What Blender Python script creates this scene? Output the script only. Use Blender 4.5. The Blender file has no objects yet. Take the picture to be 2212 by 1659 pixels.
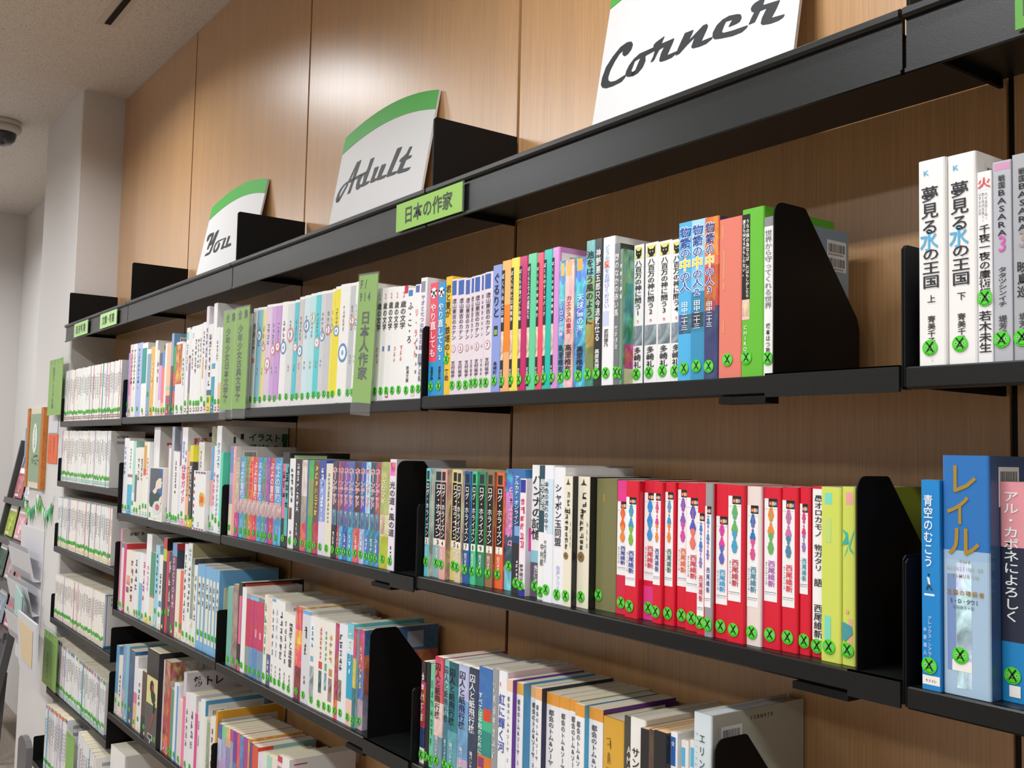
import bpy, bmesh, math, random
from mathutils import Vector, Matrix

C = bpy.context.scene.collection
scene = bpy.context.scene

# ---------------------------------------------------------------- camera
W, H = 2212, 1659
FPX, YAW, PITCH, ROLL = 2180.03, 0.940931, 0.067384, 0.022243
cy, sy, cp, sp = math.cos(YAW), math.sin(YAW), math.cos(PITCH), math.sin(PITCH)
FWD = Vector((-sy * cp, cy * cp, sp))
_r = Vector((cy, sy, 0)); _u = _r.cross(FWD)
RGT = _r * math.cos(ROLL) + _u * math.sin(ROLL)
UPV = _u * math.cos(ROLL) - _r * math.sin(ROLL)
cam_d = bpy.data.cameras.new('camera'); cam = bpy.data.objects.new('camera', cam_d); C.objects.link(cam)
m = Matrix((RGT, UPV, -FWD)).transposed().to_4x4()
cam.matrix_world = m
cam_d.sensor_width = 36.0; cam_d.lens = 36.0 * FPX / W; cam_d.clip_start = 0.02; cam_d.clip_end = 60
scene.camera = cam

# ---------------------------------------------------------------- world, lights, exposure
wd = bpy.data.worlds.new('world'); scene.world = wd; wd.use_nodes = True
wd.node_tree.nodes['Background'].inputs[0].default_value = (0.8, 0.85, 0.9, 1)
wd.node_tree.nodes['Background'].inputs[1].default_value = 0.15
scene.view_settings.view_transform = 'Standard'; scene.view_settings.look = 'None'
scene.view_settings.exposure = -0.28; scene.view_settings.gamma = 1.0
scene.view_settings.use_curve_mapping = False

def area(name, loc, sx, sy_, power, col=(0.97, 0.985, 1.0), spread=170):
    l = bpy.data.lights.new(name, 'AREA'); l.shape = 'RECTANGLE'; l.size = sx; l.size_y = sy_
    l.energy = power; l.color = col; l.spread = math.radians(spread)
    o = bpy.data.objects.new(name, l); C.objects.link(o); o.location = loc
    return o
# two rows of recessed ceiling lamps run along the shelving
ZC = 1.364
for x in (-5.7, -3.3, -0.9, 1.5):
    area('ceiling_lamp_or_fill', (x, 0.46, ZC - 0.02), 0.40, 0.14, 13.0, spread=150)
for x in (-5.9, -3.45, -1.0, 1.4):
    area('ceiling_lamp_or_fill', (x, -0.70, ZC - 0.02), 1.1, 0.16, 40.0)
for x in (-5.0, -2.0, 1.0):  # unseen third row, added as fill to brighten the ceiling and column
    area('ceiling_lamp_or_fill', (x, -2.3, ZC - 0.02), 1.2, 0.3, 30.0)

# ---------------------------------------------------------------- helpers
Y0 = 0.868      # front plane of the shelf lips
YW = 1.056      # face of the timber wall
def lin(h):
    if isinstance(h, tuple): return h
    out = []
    for i in (0, 2, 4):
        v = int(h[i:i + 2], 16) / 255
        out.append(v / 12.92 if v <= 0.04045 else ((v + 0.055) / 1.055) ** 2.4)
    return tuple(out)
def at(x, y, Y=None, Z=None, X=None):
    v = RGT * ((x - W / 2) / FPX) - UPV * ((y - H / 2) / FPX) + FWD
    t = Y / v.y if Y is not None else Z / v.z if Z is not None else X / v.x
    return v * t
def solve_x(px, Y, Z):
    k = px - W / 2
    a = FPX * RGT.x - k * FWD.x
    return -(Y * (FPX * RGT.y - k * FWD.y) + Z * (FPX * RGT.z - k * FWD.z)) / a
def solve_z(py, X, Y):
    k = H / 2 - py
    a = FPX * UPV.z - k * FWD.z
    return -(X * (FPX * UPV.x - k * FWD.x) + Y * (FPX * UPV.y - k * FWD.y)) / a
def solve_y(px, X, Z):
    k = px - W / 2
    a = FPX * RGT.y - k * FWD.y
    return -(X * (FPX * RGT.x - k * FWD.x) + Z * (FPX * RGT.z - k * FWD.z)) / a

class MB:
    """collects faces with a colour per face and links them as ONE mesh object"""
    def __init__(s): s.v, s.f, s.c = [], [], []
    def face(s, pts, col=(1, 1, 1), a=1.0):
        n = len(s.v); s.v += [tuple(p) for p in pts]; s.f.append(list(range(n, n + len(pts)))); s.c.append((*lin(col), a))
    def mesh(s, vs, fs, col=(1, 1, 1), a=1.0):
        n = len(s.v); s.v += [tuple(p) for p in vs]
        c = (*lin(col), a)
        for f in fs: s.f.append([n + i for i in f]); s.c.append(c)
    def box(s, x0, x1, y0, y1, z0, z1, col=(1, 1, 1), a=1.0, skip=''):
        v = [(x0, y0, z0), (x1, y0, z0), (x1, y1, z0), (x0, y1, z0), (x0, y0, z1), (x1, y0, z1), (x1, y1, z1), (x0, y1, z1)]
        fs = {'b': (3, 2, 1, 0), 't': (4, 5, 6, 7), 'f': (0, 1, 5, 4), 'k': (2, 3, 7, 6), 'l': (3, 0, 4, 7), 'r': (1, 2, 6, 5)}
        s.mesh(v, [f for k, f in fs.items() if k not in skip], col, a)
    def prism(s, poly, axis, d0, d1, col=(1, 1, 1), a=1.0):
        """poly of 2-D points swept along an axis: x -> (y,z), y -> (x,z), z -> (x,y)"""
        def P(p, d): return (d, p[0], p[1]) if axis == 'x' else (p[0], d, p[1]) if axis == 'y' else (p[0], p[1], d)
        n = len(poly)
        v = [P(p, d0) for p in poly] + [P(p, d1) for p in poly]
        s.mesh(v, [list(range(n))[::-1], list(range(n, 2 * n))] + [(i, (i + 1) % n, n + (i + 1) % n, n + i) for i in range(n)], col, a)
    def tube(s, pts, r, n=8, col=(1, 1, 1)):
        rings = []
        for i, p in enumerate(pts):
            p = Vector(p); d = (Vector(pts[min(i + 1, len(pts) - 1)]) - Vector(pts[max(i - 1, 0)])).normalized()
            a = d.orthogonal().normalized(); b = d.cross(a)
            rings.append([p + (a * math.cos(t) + b * math.sin(t)) * r for t in [2 * math.pi * k / n for k in range(n)]])
        v = [q for g in rings for q in g]; f = []
        for i in range(len(pts) - 1):
            for k in range(n): f.append((i * n + k, i * n + (k + 1) % n, (i + 1) * n + (k + 1) % n, (i + 1) * n + k))
        f.append(list(range(n))[::-1]); f.append([(len(pts) - 1) * n + k for k in range(n)])
        s.mesh(v, f, col)
    def lathe(s, prof, cx, cy_, n=24, col=(1, 1, 1)):
        v = [(cx + r * math.cos(2 * math.pi * k / n), cy_ + r * math.sin(2 * math.pi * k / n), z) for r, z in prof for k in range(n)]
        f = [(i * n + k, i * n + (k + 1) % n, (i + 1) * n + (k + 1) % n, (i + 1) * n + k) for i in range(len(prof) - 1) for k in range(n)]
        s.mesh(v, f, col)
    def build(s, name, mat, parent=None, loc=None, fix=False, smooth=False):
        me = bpy.data.meshes.new(name); me.from_pydata(s.v, [], s.f); me.materials.append(mat)
        at_ = me.color_attributes.new('Col', 'FLOAT_COLOR', 'CORNER')
        buf = []
        for p, c in zip(me.polygons, s.c): buf += list(c) * p.loop_total
        at_.data.foreach_set('color', buf)
        if fix:
            bm = bmesh.new(); bm.from_mesh(me); bmesh.ops.recalc_face_normals(bm, faces=bm.faces); bm.to_mesh(me); bm.free()
        if smooth:
            me.polygons.foreach_set('use_smooth', [True] * len(me.polygons)); 
        o = bpy.data.objects.new(name, me); C.objects.link(o)
        if parent: o.parent = parent
        if loc is not None: o.location = loc
        return o
def empty(name, loc=(0, 0, 0)):
    o = bpy.data.objects.new(name, None); C.objects.link(o); o.location = loc; o.empty_display_size = 0.05; return o
def tag(o, label=None, cat=None, group=None, kind=None):
    if label: o['label'] = label
    if cat: o['category'] = cat
    if group: o['group'] = group
    if kind: o['kind'] = kind
    return o

# ---------------------------------------------------------------- materials
def new_mat(name):
    m = bpy.data.materials.new(name); m.use_nodes = True
    return m, m.node_tree.nodes, m.node_tree.links, m.node_tree.nodes['Principled BSDF']
def plain(name, col, rough=0.5, spec=0.5, metal=0.0, noise=0.0, nscale=200, bump=0.0):
    m, N, L, B = new_mat(name)
    B.inputs['Roughness'].default_value = rough; B.inputs['Specular IOR Level'].default_value = spec; B.inputs['Metallic'].default_value = metal
    c = (*lin(col), 1); B.inputs['Base Color'].default_value = c
    if noise or bump:
        t = N.new('ShaderNodeTexCoord'); n = N.new('ShaderNodeTexNoise'); n.inputs['Scale'].default_value = nscale; n.inputs['Detail'].default_value = 3
        L.new(t.outputs['Object'], n.inputs['Vector'])
        if noise:
            r = N.new('ShaderNodeValToRGB'); r.color_ramp.elements[0].color = tuple(x * (1 - noise) for x in c[:3]) + (1,); r.color_ramp.elements[1].color = tuple(min(1, x * (1 + noise)) for x in c[:3]) + (1,)
            r.color_ramp.elements[0].position = 0.35; r.color_ramp.elements[1].position = 0.65
            L.new(n.outputs['Fac'], r.inputs[0]); L.new(r.outputs[0], B.inputs['Base Color'])
        if bump:
            b = N.new('ShaderNodeBump'); b.inputs['Strength'].default_value = bump; b.inputs['Distance'].default_value = 0.001
            L.new(n.outputs['Fac'], b.inputs['Height']); L.new(b.outputs[0], B.inputs['Normal'])
    return m
M = {}
M['wall'] = plain('white_plaster', 'd4d1cf', 0.85, 0.2, noise=0.03, nscale=260, bump=0.15)
M['backwall'] = plain('far_wall_paint', 'bcb6b0', 0.8, 0.2)
M['floor'] = plain('brown_carpet', '968a7e', 0.9, 0.1, noise=0.15, nscale=90)
M['metal'] = plain('black_powder_coat', '121414', 0.36, 0.4, noise=0.12, nscale=900, bump=0.10)
M['black'] = plain('black_matt_steel', '0b0b0c', 0.5, 0.2, noise=0.1, nscale=900, bump=0.08)
M['dark'] = plain('dark_gap', '17110d', 0.7, 0.2)
M['rack'] = plain('grey_steel_tube', '4a4a4c', 0.4, 0.5)
M['timber'] = plain('frame_timber', 'b8702c', 0.5, 0.4, noise=0.12, nscale=60)
M['greymetal'] = plain('grey_enamel', '6f6c70', 0.45, 0.4)
M['dome'] = plain('smoked_dome', '15151b', 0.08, 0.8)
M['domebase'] = plain('white_plastic', 'bdb8ae', 0.5, 0.4)
# ceiling board with fine dark specks
m, N, L, B = new_mat('speckled_ceiling_board'); M['ceiling'] = m
t = N.new('ShaderNodeTexCoord'); n = N.new('ShaderNodeTexNoise'); n.inputs['Scale'].default_value = 240; n.inputs['Detail'].default_value = 2
r = N.new('ShaderNodeValToRGB'); r.color_ramp.elements[0].position = 0.33; r.color_ramp.elements[0].color = (*lin('9a9088'), 1)
r.color_ramp.elements[1].position = 0.43; r.color_ramp.elements[1].color = (*lin('d2cac1'), 1)
L.new(t.outputs['Object'], n.inputs['Vector']); L.new(n.outputs['Fac'], r.inputs[0]); L.new(r.outputs[0], B.inputs['Base Color']); B.inputs['Roughness'].default_value = 0.9
# quarter-sawn timber veneer with fine vertical grain
m, N, L, B = new_mat('timber_veneer'); M['wood'] = m
t = N.new('ShaderNodeTexCoord'); mp = N.new('ShaderNodeMapping'); mp.inputs['Scale'].default_value = (850, 80, 9)
n = N.new('ShaderNodeTexNoise'); n.inputs['Scale'].default_value = 1.0; n.inputs['Detail'].default_value = 4; n.inputs['Roughness'].default_value = 0.6
mp2 = N.new('ShaderNodeMapping'); mp2.inputs['Scale'].default_value = (26, 6, 0.9)
n2 = N.new('ShaderNodeTexNoise'); n2.inputs['Scale'].default_value = 1.0; n2.inputs['Detail'].default_value = 3
r = N.new('ShaderNodeValToRGB'); r.color_ramp.elements[0].position = 0.3; r.color_ramp.elements[0].color = (*lin('b48657'), 1)
r.color_ramp.elements[1].position = 0.68; r.color_ramp.elements[1].color = (*lin('cb9f6d'), 1)
r2 = N.new('ShaderNodeValToRGB'); r2.color_ramp.elements[0].position = 0.3; r2.color_ramp.elements[0].color = (0.93, 0.93, 0.93, 1); r2.color_ramp.elements[1].position = 0.7; r2.color_ramp.elements[1].color = (1.06, 1.04, 1.0, 1)
mx = N.new('ShaderNodeMix'); mx.data_type = 'RGBA'; mx.blend_type = 'MULTIPLY'; mx.inputs['Factor'].default_value = 1.0
L.new(t.outputs['Object'], mp.inputs[0]); L.new(mp.outputs[0], n.inputs['Vector']); L.new(t.outputs['Object'], mp2.inputs[0]); L.new(mp2.outputs[0], n2.inputs['Vector'])
L.new(n.outputs['Fac'], r.inputs[0]); L.new(n2.outputs['Fac'], r2.inputs[0]); L.new(r.outputs[0], mx.inputs['A']); L.new(r2.outputs[0], mx.inputs['B']); L.new(mx.outputs['Result'], B.inputs['Base Color'])
B.inputs['Roughness'].default_value = 0.36; B.inputs['Specular IOR Level'].default_value = 0.5; B.inputs['Coat Weight'].default_value = 1.0; B.inputs['Coat Roughness'].default_value = 0.31
bp = N.new('ShaderNodeBump'); bp.inputs['Strength'].default_value = 0.06; bp.inputs['Distance'].default_value = 0.001; L.new(n.outputs['Fac'], bp.inputs['Height']); L.new(bp.outputs[0], B.inputs['Normal'])
# printed card / laminated covers: colour from the mesh, alpha < 1 adds an illustrated, blotchy print
def printed(name, rough, coat=0.0):
    m, N, L, B = new_mat(name)
    a = N.new('ShaderNodeVertexColor'); a.layer_name = 'Col'
    t = N.new('ShaderNodeTexCoord'); mp = N.new('ShaderNodeMapping'); mp.inputs['Scale'].default_value = (1, 1, 0.6)
    v = N.new('ShaderNodeTexVoronoi'); v.inputs['Scale'].default_value = 110
    n = N.new('ShaderNodeTexNoise'); n.inputs['Scale'].default_value = 42; n.inputs['Detail'].default_value = 4; n.inputs['Distortion'].default_value = 1.5
    hs = N.new('ShaderNodeHueSaturation'); sb = N.new('ShaderNodeMath'); sb.operation = 'MULTIPLY_ADD'; sb.inputs[1].default_value = 0.22; sb.inputs[2].default_value = 0.39
    va = N.new('ShaderNodeMapRange'); va.inputs['From Min'].default_value = 0.3; va.inputs['From Max'].default_value = 0.7; va.inputs['To Min'].default_value = 0.25; va.inputs['To Max'].default_value = 1.9
    L.new(t.outputs['Object'], mp.inputs[0]); L.new(mp.outputs[0], v.inputs['Vector']); L.new(mp.outputs[0], n.inputs['Vector'])
    sc = N.new('ShaderNodeSeparateColor'); L.new(v.outputs['Color'], sc.inputs[0]); L.new(sc.outputs[0], sb.inputs[0]); L.new(sb.outputs[0], hs.inputs['Hue'])
    L.new(n.outputs['Fac'], va.inputs['Value']); L.new(va.outputs[0], hs.inputs['Value']); L.new(a.outputs['Color'], hs.inputs['Color']); hs.inputs['Saturation'].default_value = 0.9
    inv = N.new('ShaderNodeMath'); inv.operation = 'SUBTRACT'; inv.inputs[0].default_value = 1.0; L.new(a.outputs['Alpha'], inv.inputs[1])
    mx = N.new('ShaderNodeMix'); mx.data_type = 'RGBA'; L.new(inv.outputs[0], mx.inputs['Factor']); L.new(a.outputs['Color'], mx.inputs['A']); L.new(hs.outputs[0], mx.inputs['B'])
    L.new(mx.outputs['Result'], B.inputs['Base Color']); B.inputs['Roughness'].default_value = rough; B.inputs['Specular IOR Level'].default_value = 0.4
    if coat: B.inputs['Coat Weight'].default_value = coat; B.inputs['Coat Roughness'].default_value = 0.12
    return m
M['cover'] = printed('laminated_cover', 0.4, 0.25)
M['print'] = printed('printed_card', 0.55)
# page edges: thin sheets
m, N, L, B = new_mat('page_edges'); M['pages'] = m
a = N.new('ShaderNodeVertexColor'); a.layer_name = 'Col'
t = N.new('ShaderNodeTexCoord'); mp = N.new('ShaderNodeMapping'); mp.inputs['Scale'].default_value = (1500, 6, 6)
n = N.new('ShaderNodeTexNoise'); n.inputs['Scale'].default_value = 1.0; r = N.new('ShaderNodeValToRGB')
r.color_ramp.elements[0].color = (0.78, 0.78, 0.78, 1); r.color_ramp.elements[1].color = (1, 1, 1, 1); r.color_ramp.elements[0].position = 0.35; r.color_ramp.elements[1].position = 0.6
mx = N.new('ShaderNodeMix'); mx.data_type = 'RGBA'; mx.blend_type = 'MULTIPLY'; mx.inputs['Factor'].default_value = 1.0
L.new(t.outputs['Object'], mp.inputs[0]); L.new(mp.outputs[0], n.inputs['Vector']); L.new(n.outputs['Fac'], r.inputs[0]); L.new(a.outputs['Color'], mx.inputs['A']); L.new(r.outputs[0], mx.inputs['B']); L.new(mx.outputs['Result'], B.inputs['Base Color']); B.inputs['Roughness'].default_value = 0.85
# clear acrylic
m, N, L, B = new_mat('clear_acrylic'); M['acrylic'] = m
B.inputs['Roughness'].default_value = 0.08; B.inputs['Alpha'].default_value = 0.06; B.inputs['Base Color'].default_value = (0.9, 0.95, 0.93, 1); B.inputs['Specular IOR Level'].default_value = 0.5

# ---------------------------------------------------------------- lettering from the built-in font, one small mesh per glyph, reused
_tc = bpy.data.curves.new('glyph', 'FONT'); _tc.resolution_u = 2; _to = bpy.data.objects.new('glyph', _tc); C.objects.link(_to)
_gl = {}
def glyph(ch, bold=0.0):
    k = (ch, bold)
    if k not in _gl:
        _tc.body = ch; _tc.offset = bold; bpy.context.view_layer.update()
        me = _to.to_mesh(); vs = [(v.co.x, v.co.y) for v in me.vertices]; fs = [tuple(p.vertices) for p in me.polygons]
        _to.to_mesh_clear()
        if vs:
            xs = [v[0] for v in vs]; 
            full = ord(ch) > 0x2E80
            cx = 0.5 if full else (min(xs) + max(xs)) / 2
            cyy = 0.38 if full else 0.35
            vs = [(x - cx, y - cyy) for x, y in vs]
            if ch in 'ー−～…': vs = [(y, -x) for x, y in vs]
        _gl[k] = (vs, fs)
    return _gl[k]
def scribble(mb, n, col, xc, z_top, z_bot, size, y):
    """a column of print too small to read in the photograph: dense strokes, no words"""
    cell = (z_top - z_bot) / n; sz = min(size, cell * 1.1) * 0.88; hz = cell * 0.84
    rr = random.Random(int((xc + z_top) * 1e5) + n)
    for i in range(n):
        zc = z_top - (i + 0.5) * cell; w = sz * 0.06
        for k in range(rr.randint(2, 4)):
            zz = zc + hz * rr.uniform(-.45, .45); a = sz * rr.uniform(.25, .5); sl = hz * rr.uniform(-.08, .12)
            mb.face([(xc - a, y, zz - w), (xc + a * rr.uniform(.6, 1), y, zz - w + sl), (xc + a * .9, y, zz + w + sl), (xc - a, y, zz + w)], col)
        for k in range(2):
            xx = xc + sz * rr.uniform(-.35, .35); a = hz * rr.uniform(.25, .5); sl = sz * rr.uniform(-.2, .2)
            mb.face([(xx - w * 1.2 - sl, y - .00002, zc - a), (xx + w * 1.2 - sl, y - .00002, zc - a), (xx + w * 1.2, y - .00002, zc + a), (xx - w * 1.2, y - .00002, zc + a)], col)
def letters_v(mb, text, col, xc, z_top, z_bot, size, y=0.0, bold=0.015, frame=None):
    """stacked column of characters on the plane y, size = character width; squeezes to fit"""
    if text[0] == '*': return scribble(mb, int(text[1:]), col, xc, z_top, z_bot, size, y)
    n = len(text); cell = (z_top - z_bot) / n
    sz = min(size, cell * 1.6); szz = min(cell * 1.0, size * 1.25)
    for i, ch in enumerate(text):
        if ch == ' ': continue
        vs, fs = glyph(ch, bold)
        zc = z_top - (i + 0.5) * cell
        if ch in '・、。':
            q = [(xc + x * sz, y, zc + yy * szz) for x, yy in vs]
        else:
            q = [(xc + x * sz, y, zc + yy * szz) for x, yy in vs]
        mb.mesh(q, fs, col)
def letters_rot(mb, text, col, xc, z_top, z_bot, size, y=0.0, bold=0.01):
    """latin text turned to run down the spine"""
    n = len(text); cell = (z_top - z_bot) / n
    for i, ch in enumerate(text):
        if ch == ' ': continue
        vs, fs = glyph(ch, bold); zc = z_top - (i + 0.5) * cell
        s = min(size, cell * 1.7)
        mb.mesh([(xc + yy * s, y, zc - x * s) for x, yy in vs], fs, col)
def letters_h(mb, text, col, x0, x1, zc, size, y=0.0, bold=0.015, P=None):
    n = len(text); cell = (x1 - x0) / n
    for i, ch in enumerate(text):
        if ch == ' ': continue
        vs, fs = glyph(ch, bold); xc = x0 + (i + 0.5) * cell; sx = min(size, cell * 1.15)
        pts = [(xc + x * sx, y, zc + yy * size) for x, yy in vs]
        if P: pts = [P(p) for p in pts]
        mb.mesh(pts, fs, col)
_ = None
# ---------------------------------------------------------------- the room
XE = -4.12                      # where the timber wall meets the white column
XCOL = -4.085; YCOL = 0.893     # front corner of that column
XCF = -4.70                     # its far corner
FZ = -1.5
def structure(o): o['kind'] = 'structure'; return o
b = MB(); b.box(-6.75, 3.2, -4.1, 1.3, FZ - 0.05, FZ); structure(b.build('floor', M['floor']))
b = MB(); b.box(-6.75, 3.2, -4.1, 1.3, ZC, ZC + 0.05); ceil = structure(b.build('ceiling', M['ceiling']))
b = MB(); b.box(-6.75, -6.65, -4.1, 1.3, FZ, ZC); structure(b.build('wall_far', M['wall']))
b = MB(); b.box(3.1, 3.2, -4.1, 1.3, FZ, ZC); structure(b.build('wall_near', M['backwall']))
b = MB(); b.box(-6.65, 3.1, -4.1, -4.0, FZ, ZC); structure(b.build('wall_opposite', M['backwall']))
b = MB(); b.box(-6.65, XCF + 0.02, 1.165, 1.25, FZ, ZC); structure(b.build('wall_recess', M['wall']))
b = MB()
b.prism([(XCF, YCOL), (XCOL - 0.004, YCOL), (XCOL, YCOL + 0.004), (XE + 0.004, YW + 0.1), (XCF, YW + 0.1)], 'z', FZ, ZC)
structure(b.build('wall_column', M['wall'], fix=True))
# timber wall: dark backing, one veneer panel per bay with an open joint between panels
bw = MB(); bw.box(XE, 3.1, YW + 0.012, YW + 0.1, FZ, ZC); wall = structure(bw.build('wall_timber', M['dark']))
seams = [XE, -3.255, -2.36, -1.448, -0.548, 0.352, 1.252, 2.152, 3.1]
for i in range(len(seams) - 1):
    g0 = 0.0 if i == 0 else 0.0042
    b = MB(); b.box(seams[i] + g0, seams[i + 1] - 0.0042, YW, YW + 0.014, FZ, ZC - 0.001)
    b.build('panel', M['wood'], wall)
# slotted steel strips standing in the joints behind the shelves
for i in range(1, 6):
    b = MB(); x = seams[i]; b.box(x - 0.0028, x + 0.0028, YW + 0.003, YW + 0.011, FZ, 0.42)
    tag(b.build('slotted_upright', M['black']), ['narrow black slotted upright in the timber joint below the Young sign', 'narrow black slotted upright in the joint below the divider beside the Young sign',
        'narrow black slotted upright in the joint below the divider beside the Adult sign', 'black slotted upright behind the white kanji books, past the Corner sign', 'black slotted upright outside the last bay of shelves'][i - 1], 'upright', 'uprights in the wall joints')

# ---------------------------------------------------------------- shelves
XS = [-4.067, -3.239, -2.348, -1.447, -0.556, 0.349, 1.249]    # bay boundaries at the shelf fronts
BAY = ['the pillar', 'the Young sign', 'the Adult sign', 'the Corner sign', 'the last sign on the fascia', 'the outer bay']
ROWN = ['top', 'upper', 'second', 'third', 'fourth', 'fifth']
def plate(mb, x, y0, y1, z0, z1, th=0.0016, ch=0.0):
    poly = [(y0, z0), (y1, z0), (y1, z1), (y0 + 0.004, z1), (y0, z1 - 0.004)]
    mb.prism(poly, 'x', x, x + th)
def shelf(bay, z, label, top=False, y0=Y0, lip=0.021, plate_h=0.118, x0=None, x1=None):
    x0 = XS[bay] if x0 is None else x0; x1 = XS[bay + 1] if x1 is None else x1
    r = empty('metal_shelf', ((x0 + x1) / 2, YW, z)); off = Vector(r.location)
    def put(mb, name, mat):
        mb.v = [(x - off.x, y - off.y, zz - off.z) for x, y, zz in mb.v]
        return mb.build(name, mat, r, fix=True)
    g = 0.0022
    b = MB(); b.box(x0 + g, x1 - g, y0 + 0.004, YW - 0.002, z - 0.003, z); put(b, 'shelf_board', M['metal'])
    b = MB()
    if top:   # deep fascia with a rolled top edge and a small return below
        zt, zb = 0.442, 0.377
        prof = [(y0, zb), (y0 + 0.003, zb - 0.001), (y0 + 0.008, zb + 0.001), (y0 + 0.008, zt - 0.001), (y0 + 0.005, zt + 0.001), (y0 - 0.001, zt), (y0 - 0.004, zt - 0.002), (y0 - 0.004, zt - 0.008), (y0 - 0.001, zt - 0.011), (y0 + 0.003, zt - 0.012), (y0 + 0.003, zb + 0.005), (y0, zb + 0.004)]
    else:
        prof = [(y0 + 0.0015, z), (y0, z - 0.0015), (y0, z - lip + 0.002), (y0 + 0.002, z - lip), (y0 + 0.016, z - lip), (y0 + 0.016, z - lip + 0.002), (y0 + 0.006, z - lip + 0.002), (y0 + 0.006, z)]
    b.prism(prof, 'x', x0 + g, x1 - g); put(b, 'fascia' if top else 'front_lip', M['metal'])
    for x in (x0 + g - 0.0018, x1 - g + 0.0002):
        b = MB()
        if top: plate(b, x, y0 + 0.010, YW - 0.003, 0.405, 0.5675)
        else: plate(b, x, y0 - 0.0005, YW - 0.003, z - lip + 0.002, z + plate_h)
        put(b, 'side_bracket', M['black'])
    tag(r, label, 'shelf', 'black steel wall shelves')
    return r
SH = {}
def top_label(i): return ['black fascia shelf with two small green cards beside the pillar', 'black fascia shelf carrying the Young sign', 'black fascia shelf carrying the Adult sign', 'black fascia shelf carrying the Corner sign', 'black fascia shelf past the Corner sign with a green card', 'black fascia shelf outside the bays'][i]
for i in range(5): shelf(i, 0.418, top_label(i), top=True)
RZ = {  # shelf surface height by row and bay
    1: [0.0775, 0.0805, 0.0865, 0.0895, 0.0895], 2: [None, -0.2125, -0.2100, -0.2070, -0.2100],
    3: [None, -0.5050, -0.5070, -0.5070, None], 4: [None, -0.8125, -0.8125, None, None], 5: [None, -1.125, None, None, None]}
names_b = {1: 'the Young sign', 2: 'the Adult sign', 3: 'the Corner sign', 4: 'the bay past the Corner sign'}
for rrow in (1, 2, 3, 4, 5):
    for i in range(1, 5):
        if RZ[rrow][i] is None: continue
        shelf(i, RZ[rrow][i], 'black steel book shelf, %s below the fascia under %s' % (['', 'first', 'second', 'third', 'fourth', 'fifth'][rrow], names_b[i]))
B0 = [0.0775, -0.1440, -0.3860, -0.6470, -0.9050, -1.1620]
for k, z in enumerate(B0):
    shelf(0, z, 'black steel paperback shelf beside the pillar, %s below the fascia' % ['first', 'second', 'third', 'fourth', 'fifth', 'lowest'][k], y0=Y0 if k < 5 else Y0 - 0.035, plate_h=0.085)

# bookends: tall plate with a cut-off rear corner, a clip over the shelf edge and a stop below it
def bookend(x, z, label, x_end=None):
    r = empty('bookend', (x, Y0, z))
    b = MB(); th = 0.0015
    c = []
    for a in range(0, 91, 18): c.append((0.014 - 0.014 * math.cos(math.radians(a)), 0.191 - 0.014 + 0.014 * math.sin(math.radians(a))))
    e = [(0.050 + 0.008 * math.sin(math.radians(a)), 0.191 - 0.010 + 0.010 * math.cos(math.radians(a))) for a in (0, 30, 60)]
    poly = [(0.0, 0.001)] + c + e + [(0.149, 0.075), (0.153, 0.062), (0.153, 0.001)]
    b.prism(poly, 'x', 0.0, th); b.build('end_plate', M['black'], r, fix=True)
    b = MB(); xe = (x_end - x) if x_end else 0.15
    b.box(-0.008, xe, -0.0035, -0.0005, -0.024, 0.0018); b.box(-0.008, xe, -0.0035, 0.10, 0.0004, 0.0018)
    b.build('edge_clip', M['metal'], r, fix=True)
    b = MB(); b.box(-0.075, -0.008, -0.002, 0.02, -0.030, -0.0225); b.build('under_stop', M['black'], r, fix=True)
    tag(r, label, 'bookend', 'black steel bookends')
bookend(at(1669, 820, Y=Y0).x, RZ[1][3], 'black bookend against the white-spined book at the end of the upper row', XS[4] - 0.003)
bookend(at(1850, 1500, Y=Y0).x, RZ[2][3], 'black bookend against the two lime yellow books', XS[4] - 0.003)
bookend(at(851, 1245, Y=Y0).x, RZ[2][2], 'black bookend just before the numbered series with black title strips', XS[3] - 0.003)
bookend(at(792, 1605, Y=Y0).x, RZ[3][2], 'black bookend against the blue and orange cover under the Adult sign', XS[3] - 0.003)
bookend(-0.792, RZ[3][3], 'black bookend in front of the large pale book at the bottom', XS[4] - 0.003)

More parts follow.
